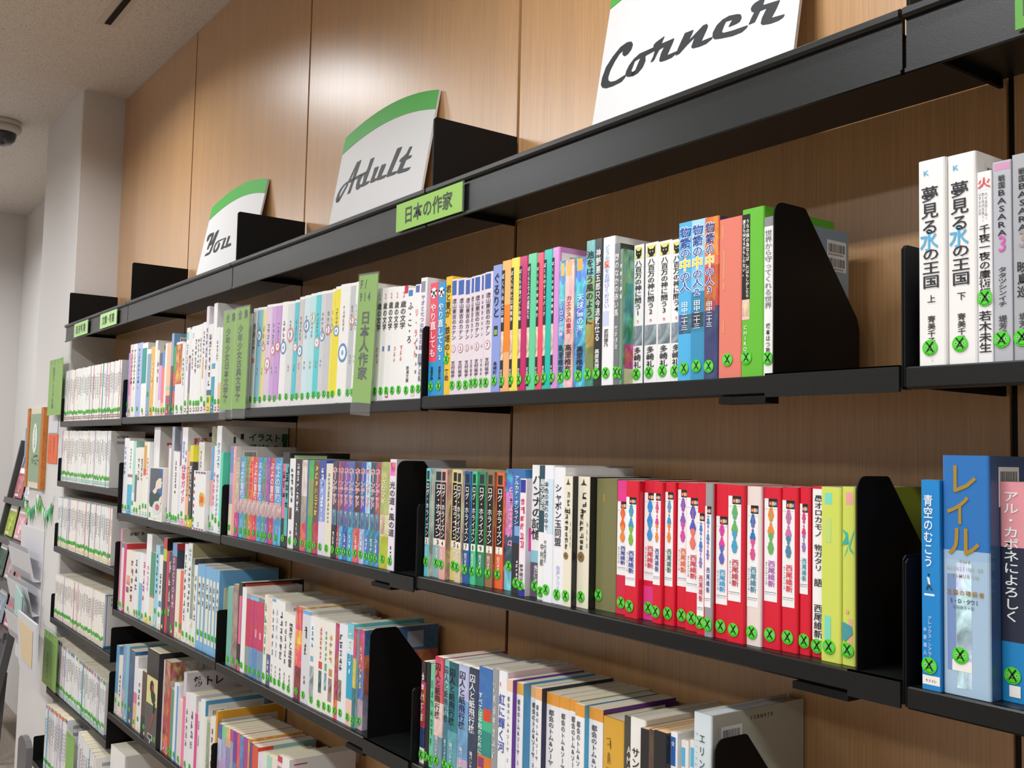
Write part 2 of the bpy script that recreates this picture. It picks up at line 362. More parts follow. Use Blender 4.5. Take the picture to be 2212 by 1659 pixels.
# ---------------------------------------------------------------- signs on the top shelf
A_S, C_S, Y_S = 10.0545, 4.8087, 13.82
def zp(pts, s, ox, oy): return [(ox + x / s, oy + y / s) for x, y in pts]
ADULT = [zp(p, A_S, 700, 300) for p in [
 [(720,510),(815,455),(690,820),(640,960),(575,1160),(555,1185),(505,1207),(600,930),(640,800),(712,590)],
 [(720,510),(712,595),(574,893),(528,925)],
 [(528,920),(572,890),(690,825),(800,765),(930,705),(950,730),(860,790),(760,840),(650,905),(590,940),(520,965),(450,1010),(400,1080),(350,1180),(333,1250),(345,1265),(325,1340),(300,1380),(275,1390),(256,1370),(262,1310),(300,1200),(350,1100),(420,1005),(480,950)],
 [(338,1265),(360,1240),(495,990),(525,965),(525,1000),(400,1230),(340,1340),(300,1385),(300,1330)],
 [(1015,440),(1100,400),(1080,460),(905,940),(985,910),(990,930),(955,975),(880,1020),(820,1048),(805,1035),(850,920),(870,800),(920,705),(950,640)],
 [(740,855),(800,770),(850,790),(800,880),(775,960),(780,995),(830,985),(810,1030),(750,1095),(715,1110),(692,1085),(700,1000)],
 [(1100,630),(1195,595),(1180,645),(1090,865),(1140,850),(1150,870),(1110,920),(1070,940),(1010,962),(1000,945),(1020,890),(1060,780)],
 [(1255,570),(1350,537),(1335,590),(1245,810),(1350,775),(1360,790),(1310,850),(1240,880),(1150,908),(1135,895),(1170,800),(1220,660)],
 [(1595,210),(1697,170),(1685,215),(1465,730),(1590,695),(1595,715),(1550,765),(1480,795),(1370,833),(1355,815),(1385,730)],
 [(1860,180),(1920,158),(1905,205),(1830,372),(1915,350),(1880,415),(1790,455),(1740,570),(1705,655),(1885,610),(1850,670),(1800,700),(1700,735),(1605,760),(1588,740),(1600,690),(1650,570),(1678,495),(1635,500),(1650,460),(1680,425),(1760,355),(1800,310)]]]
_n = [(1010,345),(1100,310),(1085,350),(1050,420),(1100,370),(1200,265),(1240,248),(1250,270),(1235,310),(1180,430),(1290,385),(1295,400),(1230,455),(1160,485),(1090,503),(1075,490),(1090,450),(1110,390),(1030,470),(950,560),(912,577),(940,500),(985,400)]
_r = [(710,440),(800,375),(785,410),(765,455),(900,397),(885,440),(825,575),(930,530),(925,550),(870,600),(800,630),(755,643),(742,630),(760,560),(795,485),(745,515),(720,560),(695,615),(680,635),(652,648),(680,590),(700,520),(680,510),(685,470)]
CORNER = [zp(p, C_S, 1270, 0) for p in [
 [(455,432),(470,460),(455,510),(420,560),(385,585),(362,570),(362,545),(372,522),(330,560),(280,640),(235,730),(213,800),(215,835),(240,852),(290,840),(395,775),(395,795),(350,850),(260,895),(190,917),(150,910),(137,880),(150,810),(190,700),(260,590),(340,490),(410,440)],
 [(540,558),(480,612),(430,680),(400,740),(392,775),(405,795),(430,798),(480,780),(500,735),(465,748),(452,735),(470,690),(490,635),(550,600),(545,570)],
 [(550,600),(600,580),(600,630),(570,700),(520,760),(470,790),(440,795),(470,748),(495,730),(515,680)],
 [(540,558),(680,495),(700,525),(600,580),(550,600)], _r, _n,
 [(1590,150),(1600,180),(1580,225),(1540,250),(1462,282),(1480,245),(1505,205),(1435,225),(1410,280),(1393,330),(1410,343),(1500,320),(1665,262),(1650,290),(1600,335),(1500,375),(1380,400),(1320,408),(1295,390),(1300,340),(1340,265),(1400,205),(1470,165),(1550,148)],
 [(1740,30),(1790,0),(1840,-15),(1820,55),(1998,0),(1960,90),(1908,187),(2047,148),(2030,180),(1980,215),(1900,245),(1815,260),(1797,245),(1810,190),(1860,85),(1790,115),(1760,180),(1735,230),(1670,258),(1700,190),(1730,130),(1700,120),(1695,90),(1710,60)]]]
YOU = [zp(p, Y_S, 420, 470) for p in [
 [(590,440),(580,520),(540,640),(480,780),(440,900),(400,968),(380,950),(390,900),(440,760),(500,620),(520,540),(470,580),(430,660),(395,720),(372,715),(375,650),(400,570),(440,510),(500,470)],
 [(742,360),(720,440),(640,640),(580,800),(520,970),(480,1060),(430,1110),(360,1140),(300,1160),(340,1090),(400,1050),(440,1035),(470,960),(540,800),(450,850),(480,790),(560,640),(640,450),(690,390)],
 [(960,590),(940,620),(770,700),(690,750),(640,830),(610,920),(620,960),(590,1048),(565,1030),(565,970),(590,870),(640,760),(710,690),(800,650),(900,610)],
 [(740,730),(770,770),(750,860),(700,970),(640,1040),(595,1050),(590,1000),(640,970),(690,870),(715,780)],
 [(870,690),(960,590),(930,680),(870,855),(930,850),(890,910),(830,945),(795,955),(788,935),(830,820)],
 [(1010,560),(1075,540),(1060,600),(990,800),(1080,760),(1100,770),(1095,830),(1040,860),(915,910),(905,895),(950,780)]]]
from mathutils.geometry import tessellate_polygon
def sign(tl, tr, bl, br, ybot, polys, label, copies=()):
    """leaning board: top corners rest on the wall, lower edge stands forward; corners given where they are seen"""
    P = [at(*tl, Y=YW - 0.006), at(*tr, Y=YW - 0.006)]
    zt = (P[0].z + P[1].z) / 2; x0 = (P[0].x + at(*bl, Y=ybot).x) / 2; x1 = (P[1].x + at(*br, Y=ybot).x) / 2
    zb = (at(*bl, Y=ybot).z + at(*br, Y=ybot).z) / 2
    k = (YW - 0.006 - ybot) / (zt - zb)                 # lean
    nrm = Vector((0, -1, k)).normalized(); up = Vector((0, k, 1)).normalized(); O = Vector((x0, YW - 0.006, zt))
    w = x1 - x0; hb = (zt - 0.4195) / up.z                # board reaches down to the shelf
    def on(px, py, d=0.0006):                              # seen point -> board coordinates
        v = RGT * ((px - W / 2) / FPX) - UPV * ((py - H / 2) / FPX) + FWD
        t = O.dot(nrm) / v.dot(nrm); q = v * t - O
        return (q.x, q.dot(up))
    root = empty('sign_board', tuple(O - up * hb)); off = root.location
    def W3(u, v, d): return O + Vector((u, 0, 0)) + up * v + nrm * d - off
    sag = 0.028; N = 14
    top = [(w * i / N, sag * (1 - (2 * i / N - 1) ** 2)) for i in range(N + 1)]
    out = [(0, -hb), (w, -hb)] + top[::-1]
    b = MB(); n = len(out)
    b.mesh([W3(u, v, 0) for u, v in out] + [W3(u, v, -0.005) for u, v in out], [list(range(n)), list(range(n, 2 * n))[::-1]] + [((i + 1) % n, i, n + i, n + (i + 1) % n) for i in range(n)], 'dfdfdf')
    bd = b.build('board', M['print'], root, fix=True)
    b = MB(); band = 0.042
    for i in range(N):
        (u0, v0), (u1, v1) = top[i], top[i + 1]
        b.face([W3(u0, v0 - band, .0006), W3(u1, v1 - band, .0006), W3(u1, v1, .0006), W3(u0, v0, .0006)], '4fae4b')
    b.build('green_band', M['print'], root)
    b = MB()
    allp = [[on(*q) for q in p] for p in polys] + [[(u + du, v + dv) for u, v in p] for p, du, dv in copies]
    for p in allp:
        tri = tessellate_polygon([[Vector((u, v, 0)) for u, v in p]])
        vs = [W3(u, v, .0007) for u, v in p]
        fs = []
        for t in tri:
            a_, b_, c_ = [Vector((*p[i], 0)) for i in t]
            fs.append(t if (b_ - a_).cross(c_ - a_).z > 0 else t[::-1])
        b.mesh(vs, fs, '33373a')
    b.build('lettering', M['print'], root)
    tag(root, label, 'sign', 'leaning signs on the top shelf')
    return on
sign((750, 293), (955, 195), (709, 477), (905, 402), 1.016, ADULT, 'white leaning board with green arched top reading Adult')
sign((1340, -62), (1752, -230), (1267, 265), (1723, 100), 1.010, CORNER, 'white leaning board with green arched top reading Corner')
onA = None
_nn = [((x / C_S + 1270), y / C_S) for x, y in _n]
sign((462, 447), (578, 387), (422, 590), (545, 540), 1.011, YOU, 'white leaning board reading Young, partly behind a black divider')

# ---------------------------------------------------------------- green cards on the fascia
def fascia_card(c0, c1, text, label, col='93c25a', ink='3d4a3a', yf=Y0 - 0.0045, size=None):
    a = at(*c0, Y=yf); d = at(*c1, Y=yf)
    x0, x1 = min(a.x, d.x), max(a.x, d.x)
    root = empty('shelf_card', (x0, yf, 0.381)); w = x1 - x0
    b = MB(); b.box(0, w, 0, 0.0016, 0, 0.0485, col); b.build('card', M['print'], root)
    b = MB(); n = len(text)
    letters_h(b, text, ink, w * 0.13, w * 0.87, 0.025, size or 0.031, -0.0004, 0.02)
    b.build('lettering', M['print'], root)
    b = MB(); b.box(w, w + 0.004, -0.001, 0.002, -0.001, 0.0495); b.build('holder_edge', M['acrylic'], root)
    tag(root, label, 'label card', 'green cards on the black fascia')
fascia_card((856, 470), (998, 415), '日本の作家', 'bright green card with five dark characters, on the fascia joint beside Adult')
fascia_card((216, 700), (252, 680), '文庫・新書', 'pale green card on the fascia, the nearer of two beside the pillar', col='a9d08a')
fascia_card((160, 715), (189, 705), '岩波新書', 'pale green card on the fascia, the one closest to the pillar', col='a9d08a')
fascia_card((2193, 60), (2320, 10), '日本の作家', 'green card on the fascia past the Corner sign, mostly cut by the frame', col='5fa83e')

# ---------------------------------------------------------------- ceiling fittings
b = MB(); r = empty('slot_diffuser', (-2.9, 0.80, ZC))
b.box(-0.50, 0.52, -0.030, 0.030, -0.002, -0.0005, 'c3bab0'); b.build('frame', M['print'], r)
b = MB(); b.box(-0.475, 0.5, -0.0095, 0.0095, -0.0055, -0.004); b.build('slot', M['dark'], r)
tag(r, 'pale linear air slot with a dark gap in the ceiling near the timber wall', 'air vent')
b = MB(); r = empty('dome_camera', (-4.72, 0.715, ZC))
b.lathe([(0.0, -0.0002), (0.074, -0.0002), (0.074, -0.018), (0.068, -0.02), (0.068, -0.024), (0.074, -0.026), (0.074, -0.040), (0.060, -0.052), (0.0, -0.052)], 0, 0, 32); b.build('housing', M['domebase'], r, fix=True, smooth=True)
b = MB(); b.lathe([(0.056, -0.050), (0.056, -0.062), (0.050, -0.082), (0.036, -0.097), (0.018, -0.105), (0.0, -0.107)], 0, 0, 28); b.build('smoked_dome', M['dome'], r, fix=True, smooth=True)
tag(r, 'white ceiling security camera with a dark glass dome', 'camera')
# ---------------------------------------------------------------- books
_st = None
def sticker_shapes():
    """unit disc with the Y over A face"""
    s = []
    s.append(([(math.cos(a), math.sin(a)) for a in [2 * math.pi * k / 20 for k in range(20)]], '4fd62c', 0))
    def st(x0, y0, x1, y1, w):
        d = Vector((x1 - x0, y1 - y0)).normalized() * w; n = (-d.y, d.x)
        return [(x0 - n[0], y0 - n[1]), (x1 - n[0], y1 - n[1]), (x1 + n[0], y1 + n[1]), (x0 + n[0], y0 + n[1])]
    for e in (-0.52, 0.52):
        s.append(([(e + 0.17 * math.cos(a), 0.06 + 0.17 * math.sin(a)) for a in [2 * math.pi * k / 10 for k in range(10)]], 'd8ead4', 1))
        s.append(([(e + 0.10 * math.cos(a), 0.06 + 0.10 * math.sin(a)) for a in [2 * math.pi * k / 8 for k in range(8)]], '222a20', 2))
    for q in [(-.5, .74, .02, .12, .085), (.44, .70, -.02, .12, .11), (0, .16, -.42, -.52, .085), (0, .16, .44, -.56, .10), (-.25, -.26, .26, -.28, .05)]:
        s.append((st(*q), '1e2a1c', 3))
    for i in range(9):
        a = math.radians(222 + i * 12); r0, r1 = .74, .86 if i % 3 else .92
        s.append((st(math.cos(a) * r0, math.sin(a) * r0, math.cos(a + .06) * r1, math.sin(a + .06) * r1, .035), '23401c', 3))
    return s
_st = sticker_shapes()
def sticker(mb, xc, zc, rad, x0, x1, y):
    for poly, col, lv in _st:
        pts = [(min(max(xc + px_ * rad, x0), x1), y - lv * 0.00004, zc + pz * rad) for px_, pz in poly]
        if max(p[0] for p in pts) - min(p[0] for p in pts) < 0.0002: continue
        mb.face(pts, col)

def E(L, R, T, desc, col, **k): k.update(L=L, R=R, T=T, desc=desc, col=col); return k
ORD = 'first second third fourth fifth sixth seventh eighth ninth tenth eleventh twelfth thirteenth fourteenth fifteenth sixteenth seventeenth eighteenth nineteenth twentieth twenty-first twenty-second twenty-third twenty-fourth twenty-fifth twenty-sixth twenty-seventh twenty-eighth twenty-ninth thirtieth thirty-first thirty-second thirty-third thirty-fourth thirty-fifth thirty-sixth thirty-seventh thirty-eighth thirty-ninth fortieth'.split()
NB = [0]
def book_mesh(e, x0, t, yf, z0, h, dep, far, rnd):
    """one book: cover with spine and boards, pages, lettering, sticker; origin at the lower left corner of the spine"""
    col = e['col']; side = e.get('side', col); a = e.get('a', 1.0); sa = e.get('sa', 1.0)
    th = 0.0012 if not e.get('hard') else 0.0022
    th = min(th, t * 0.2)
    r = min(0.0022 if e.get('hard') else 0.0009, t * 0.22)
    c = MB()
    # outer profile (x,y) from rear left round the spine to rear right
    prof = [(0, dep), (0, r), (r * 0.3, r * 0.3), (r, 0), (t - r, 0), (t - r * 0.3, r * 0.3), (t, r), (t, dep)]
    bands = [(0.0, col)] + sorted(e.get('bands', [])) + [(1.0, None)]
    sb = e.get('sbands')
    sbands = ([(0.0, side)] + sorted(sb) + [(1.0, None)]) if sb else [(bb, side if sb is None and 'side' in e else cc) for bb, cc in bands]
    for lst, segs, al in ((bands, range(1, 6), a), (sbands, [0, 6], sa if 'sa' in e else a)):
        for (q0, cc), (q1, _n2) in zip(lst[:-1], lst[1:]):
            za, zb = q0 * h, q1 * h
            for i in segs:
                (xa, ya), (xb, yb) = prof[i], prof[i + 1]
                c.face([(xa, ya, za), (xb, yb, za), (xb, yb, zb), (xa, ya, zb)], cc, al)
    # cover thickness seen from above and below
    for z, fl in ((h, 1), (0, 0)):
        for xa, xb in ((0, th), (t - th, t)):
            q = [(xa, th, z), (xb, th, z), (xb, dep, z), (xa, dep, z)]; c.face(q if fl else q[::-1], side)
        q = [(0, r, z), (r, 0, z), (t - r, 0, z), (t, r, z), (t, th + 0.001, z), (0, th + 0.001, z)]; c.face(q if fl else q[::-1], col)
    for x, fl in ((th, 0), (t - th, 1)):
        q = [(x, th, 0), (x, dep, 0), (x, dep, h), (x, th, h)]; c.face(q if fl else q[::-1], 'f0ece0')
    for xa, xb in ((0, th), (t - th, t)): c.face([(xb, dep, 0), (xa, dep, 0), (xa, dep, h), (xb, dep, h)], side)
    bk = c.build('book', M['cover'], loc=(x0, yf, z0))
    ins = 0.0025 if e.get('hard') else 0.0004
    pg = MB(); pg.box(th + 0.0001, t - th - 0.0001, th + 0.0012, dep - ins - 0.0004, ins, h - ins, e.get('ph', 'd9cfb4' if not e.get('hard') else 'e4ddca'))
    pg.build('page_block', M['pages'], bk)
    # spine panels and labels
    if e.get('p') or e.get('cl') or e.get('poly'):
        b = MB()
        for i, (u0, u1, v0, v1, cc) in enumerate(e.get('p', [])):
            y = -0.00012 - i * 0.00006
            pa = 1.0
            if isinstance(cc, str) and cc[0] == '~': cc, pa = cc[1:], 0.25
            b.face([(u0 * t, y, v0 * h), (u1 * t, y, v0 * h), (u1 * t, y, v1 * h), (u0 * t, y, v1 * h)], cc, pa)
        for i, pc in enumerate(e.get('poly', [])):
            if pc[0] == 'o': _o, u, v, ru, cc = pc; pts = [(u + ru * math.cos(a_), v + ru * t / h * math.sin(a_)) for a_ in [2 * math.pi * k_ / 18 for k_ in range(18)]]
            else: pts, cc = pc
            tri = tessellate_polygon([[Vector((u, v, 0)) for u, v in pts]])
            b.mesh([(u * t, -0.0004 - i * 0.00004, v * h) for u, v in pts], [tt if (Vector(pts[tt[1]]) - Vector(pts[tt[0]])).cross(Vector(pts[tt[2]]) - Vector(pts[tt[0]])) > 0 else tt[::-1] for tt in tri], cc)
        if e.get('cl'):
            s = min(0.010, t * 0.9) / 2; zc = h * e.get('clz', 0.05)
            b.face([(t / 2 - s, -0.0006, zc - 0.005), (t / 2 + s, -0.0006, zc - 0.005), (t / 2 + s, -0.0006, zc + 0.005), (t / 2 - s, -0.0006, zc + 0.005)], e['cl'])
            b.face([(t / 2 - s * .62, -0.0007, zc - 0.0028), (t / 2 + s * .62, -0.0007, zc - 0.0028), (t / 2 + s * .62, -0.0007, zc + 0.0028), (t / 2 - s * .62, -0.0007, zc + 0.0028)], 'f4f4ee')
        b.build('spine_label', M['print'], bk)
    if e.get('t') or e.get('th'):
        b = MB()
        for txt, cc, u0, u1, v, sz in e.get('th', []): letters_h(b, txt, cc, u0 * t, u1 * t, v * h, sz, -0.0006, 0.01)
        for s in e.get('t', []):
            q = s.split('@'); txt, cc, v1, v0 = q[0], q[1], float(q[2]), float(q[3])
            size = float(q[4]) if len(q) > 4 and q[4] else 0.74; xc = float(q[5]) if len(q) > 5 and q[5] else 0.5
            cc = {'k': '1d1d20', 'w': 'f6f6f2', 'g': '707074'}.get(cc, cc)
            fn = letters_rot if txt[0] == '>' else letters_v
            bold = 0.0 if (len(q) > 6 and q[6] == 'l') else 0.012
            if len(q) > 6 and q[6] == 'o': letters_v(b, txt, 'f4f4f4', xc * t, v1 * h, v0 * h, size * t * 1.05, -0.00045, 0.07)
            fn(b, txt.lstrip('>'), cc, xc * t, v1 * h, v0 * h, size * t * 1.05, -0.0006, bold)
        if b.f: b.build('lettering', M['print'], bk)
    s = e.get('s', 0.085 + rnd.uniform(-0.006, 0.006))
    if s:
        b = MB(); rad = e.get('sr', 0.0076)
        xs = t * 0.5 if t < 0.014 else t * e.get('sx', 0.42)
        if t < 0.010: xs = t * rnd.choice((0.25, 0.5, 0.7))
        zs = s * h if s < 1 else s
        zs = max(zs, rad + 0.002)
        sticker(b, xs, zs, rad, 0.0002, t - 0.0002, -0.0009)
        b.build('round_sticker', M['print'], bk)
    if e.get('bar'):
        b = MB(); x = t + 0.0003; q = e['bar']; ys = 0.0
        if isinstance(q, tuple): q, ys = q
        ytop = h * (0.955 if q == 1 else q); nb0 = len(b.v)
        b.face([(x, 0.016, ytop - 0.036), (x, 0.052, ytop - 0.036), (x, 0.052, ytop), (x, 0.016, ytop)], 'eeeeea')
        for z1 in (ytop - 0.004, ytop - 0.021):
            yy = 0.019; rr = random.Random(int(L_(e) * 7))
            while yy < 0.048:
                w = rr.choice((0.0004, 0.0007, 0.001)); b.face([(x + .0002, yy, z1 - 0.010), (x + .0002, yy + w, z1 - 0.010), (x + .0002, yy + w, z1), (x + .0002, yy, z1)], '2a2a2a'); yy += w + rr.choice((0.0005, 0.0008, 0.0011))
            letters = '978408632190'
            for i in range(8): b.face([(x + .0002, .019 + i * .0036, z1 - .0135), (x + .0002, .0208 + i * .0036, z1 - .0135), (x + .0002, .0208 + i * .0036, z1 - .0115), (x + .0002, .019 + i * .0036, z1 - .0115)], '5a5a5a')
        b.v = [(a_, b_ + ys, c_) for a_, b_, c_ in b.v]
        b.build('barcode_label', M['print'], bk)
    if e.get('st'):   # writing on the cover side: text, colour, y start, size, height fraction
        b = MB()
        for s in e['st']:
            txt, cc, ys, sz, v = s; x = t + 0.0004
            for i, ch in enumerate(txt):
                if ch == ' ': continue
                vs, fs = glyph(ch, 0.03)
                b.mesh([(x, ys + (i + 0.5) * sz * 1.02 + px_ * sz, v * h + pz * sz) for px_, pz in vs], fs, cc)
        b.build('cover_lettering', M['print'], bk)
    if e.get('sp'):   # flat printed areas on the cover side (y0,y1,v0,v1,colour)
        b = MB()
        for i, (ya, yb, v0, v1, cc) in enumerate(e['sp']):
            pa = 1.0
            if cc[0] == '~': cc, pa = cc[1:], 0.25
            x = t + 0.00012 + i * 0.00006; b.face([(x, ya, v0 * h), (x, yb, v0 * h), (x, yb, v1 * h), (x, ya, v1 * h)], cc, pa)
        b.build('cover_print', M['print'], bk)
    return bk
def L_(e): return e['L']
def depth_for(h): return 0.106 if h < 0.158 else 0.112 if h < 0.178 else 0.128 if h < 0.197 else 0.148 if h < 0.222 else 0.165
PLACED = []
def row(rw, bay, entries, where, group, lean=0.0, anchor='pillar', base=0.0115, xmax=None, start=0):
    """books side by side; L and R are where the spine's edges are seen at its foot, T where its top is seen"""
    z0 = RZ[rw][bay] + 0.0003
    rnd = random.Random(rw * 10 + bay)
    Yb = Y0 + base; y = Yb; xprev = None; lay = []
    for i, e in enumerate(entries):
        if i == 0 or 'gap' in e: y = Yb + e.get('rec', 0); xl = solve_x(e['L'], y, z0)
        else:
            pv = entries[i - 1]
            if e['L'] - pv['R'] > 1.6:       # set back: the neighbour's cover side shows
                yn = solve_y(e['L'], xprev, z0); yn = min(max(yn, y), Yb + 0.022)
            else: yn = max(Yb, y - 0.009) + rnd.uniform(0, 0.0012)
            if 'rec' in e: yn = Yb + e['rec']
            y = yn; xl = solve_x(e['L'], y, z0)
            if xl < xprev: xl = xprev
            elif 'gap' not in e:
                lay[-1][2] = xl                # previous book fills up to this one
        xr = max(solve_x(e['R'], y, z0), xl + 0.003)
        xprev = xr; lay.append([e, xl, xr, y])
    lim = xmax if xmax is not None else XS[bay + 1] - 0.004
    n = 0
    for i, (e, xl, xr, y) in enumerate(lay):
        if i + 1 < len(lay) and 'gap' not in lay[i + 1][0]: xr = min(xr, lay[i + 1][1])
        else: xr = min(xr, lim)
        if xl < XS[bay] + 0.0045: xl = XS[bay] + 0.0045
        if xr - xl < 0.0025: continue
        t = xr - xl - 0.00015
        zt = solve_z(e['T'], xl, y)
        h = e.get('h') or (zt - z0); h = min(max(h, 0.10), 0.292)
        dep = e.get('dep') or depth_for(h); dep = min(dep, YW - 0.004 - y)
        bk = book_mesh(e, xl, t, y, z0, h, dep, False, rnd)
        if lean: bk.location.z += t * math.sin(math.radians(lean))
        if lean: bk.rotation_euler = (0, math.radians(lean), 0)
        bk['category'] = 'book'; bk['group'] = group
        bk['label'] = '%s, %s from %s, %s' % (e['desc'], ORD[n + start], anchor, where)
        if len(bk['label'].replace(',', ' ').split()) > 16: print('LONG', len(bk['label'].replace(',', ' ').split()), bk['label'])
        n += 1; NB[0] += 1
    return lay

P2 = 'pillar end'
# ============ upper row, bay under the Corner sign
BK = '26262a'
def bok(L, R, T, name, col, ttl, **k):   # the series with a black strip down the left of a bright spine
    return E(L, R, T, name, col, hard=1, p=[(0, .34, .03, .93, BK), (.02, .33, .24, .46, '~d9b8a0')], t=['%s@w@.91@.52@.27@.17' % ttl, '宗田理@w@.17@.09@.2@.17'], sx=.2, **k)
def kan(L, R, T, n): return E(L, R, T, 'pale lilac paperback volume %s with blue cap label' % n, 'e6dbe2', p=[(.05, .75, .86, .985, '3d62ae')], poly=[('o', .5, .395, .34, 'b77886'), ('o', .5, .395, .28, 'f0e6ea')], t=['遠山東吉のカナン@57465a@.83@.47@.7', '%s@8a3c50@.42@.37@.5' % n, '芝村裕吏@57465a@.29@.14@.6'])
def kami(L, R, T, n, side): return E(L, R, T, 'white paperback volume %s with black cat emblem' % n, 'f2f1ef', side=side, sa=.2, p=[(.12, .85, .90, .985, 'e6dd8c'), (.06, .94, .28, .42, '~8d97a2')], poly=[([(.2, .975), (.36, .955), (.62, .955), (.78, .975), (.76, .925), (.6, .905), (.7, .902), (.3, .902), (.36, .912), (.22, .93)], '1c1c1c'), ('o', .4, .937, .04, 'e6dc8c'), ('o', .6, .937, .04, 'e6dc8c')], t=['八百万の神に問う%s@k@.89@.49@.72' % n, '多崎礼@k@.27@.12@.7', 'ヵ@e03050@.47@.44@.25'])
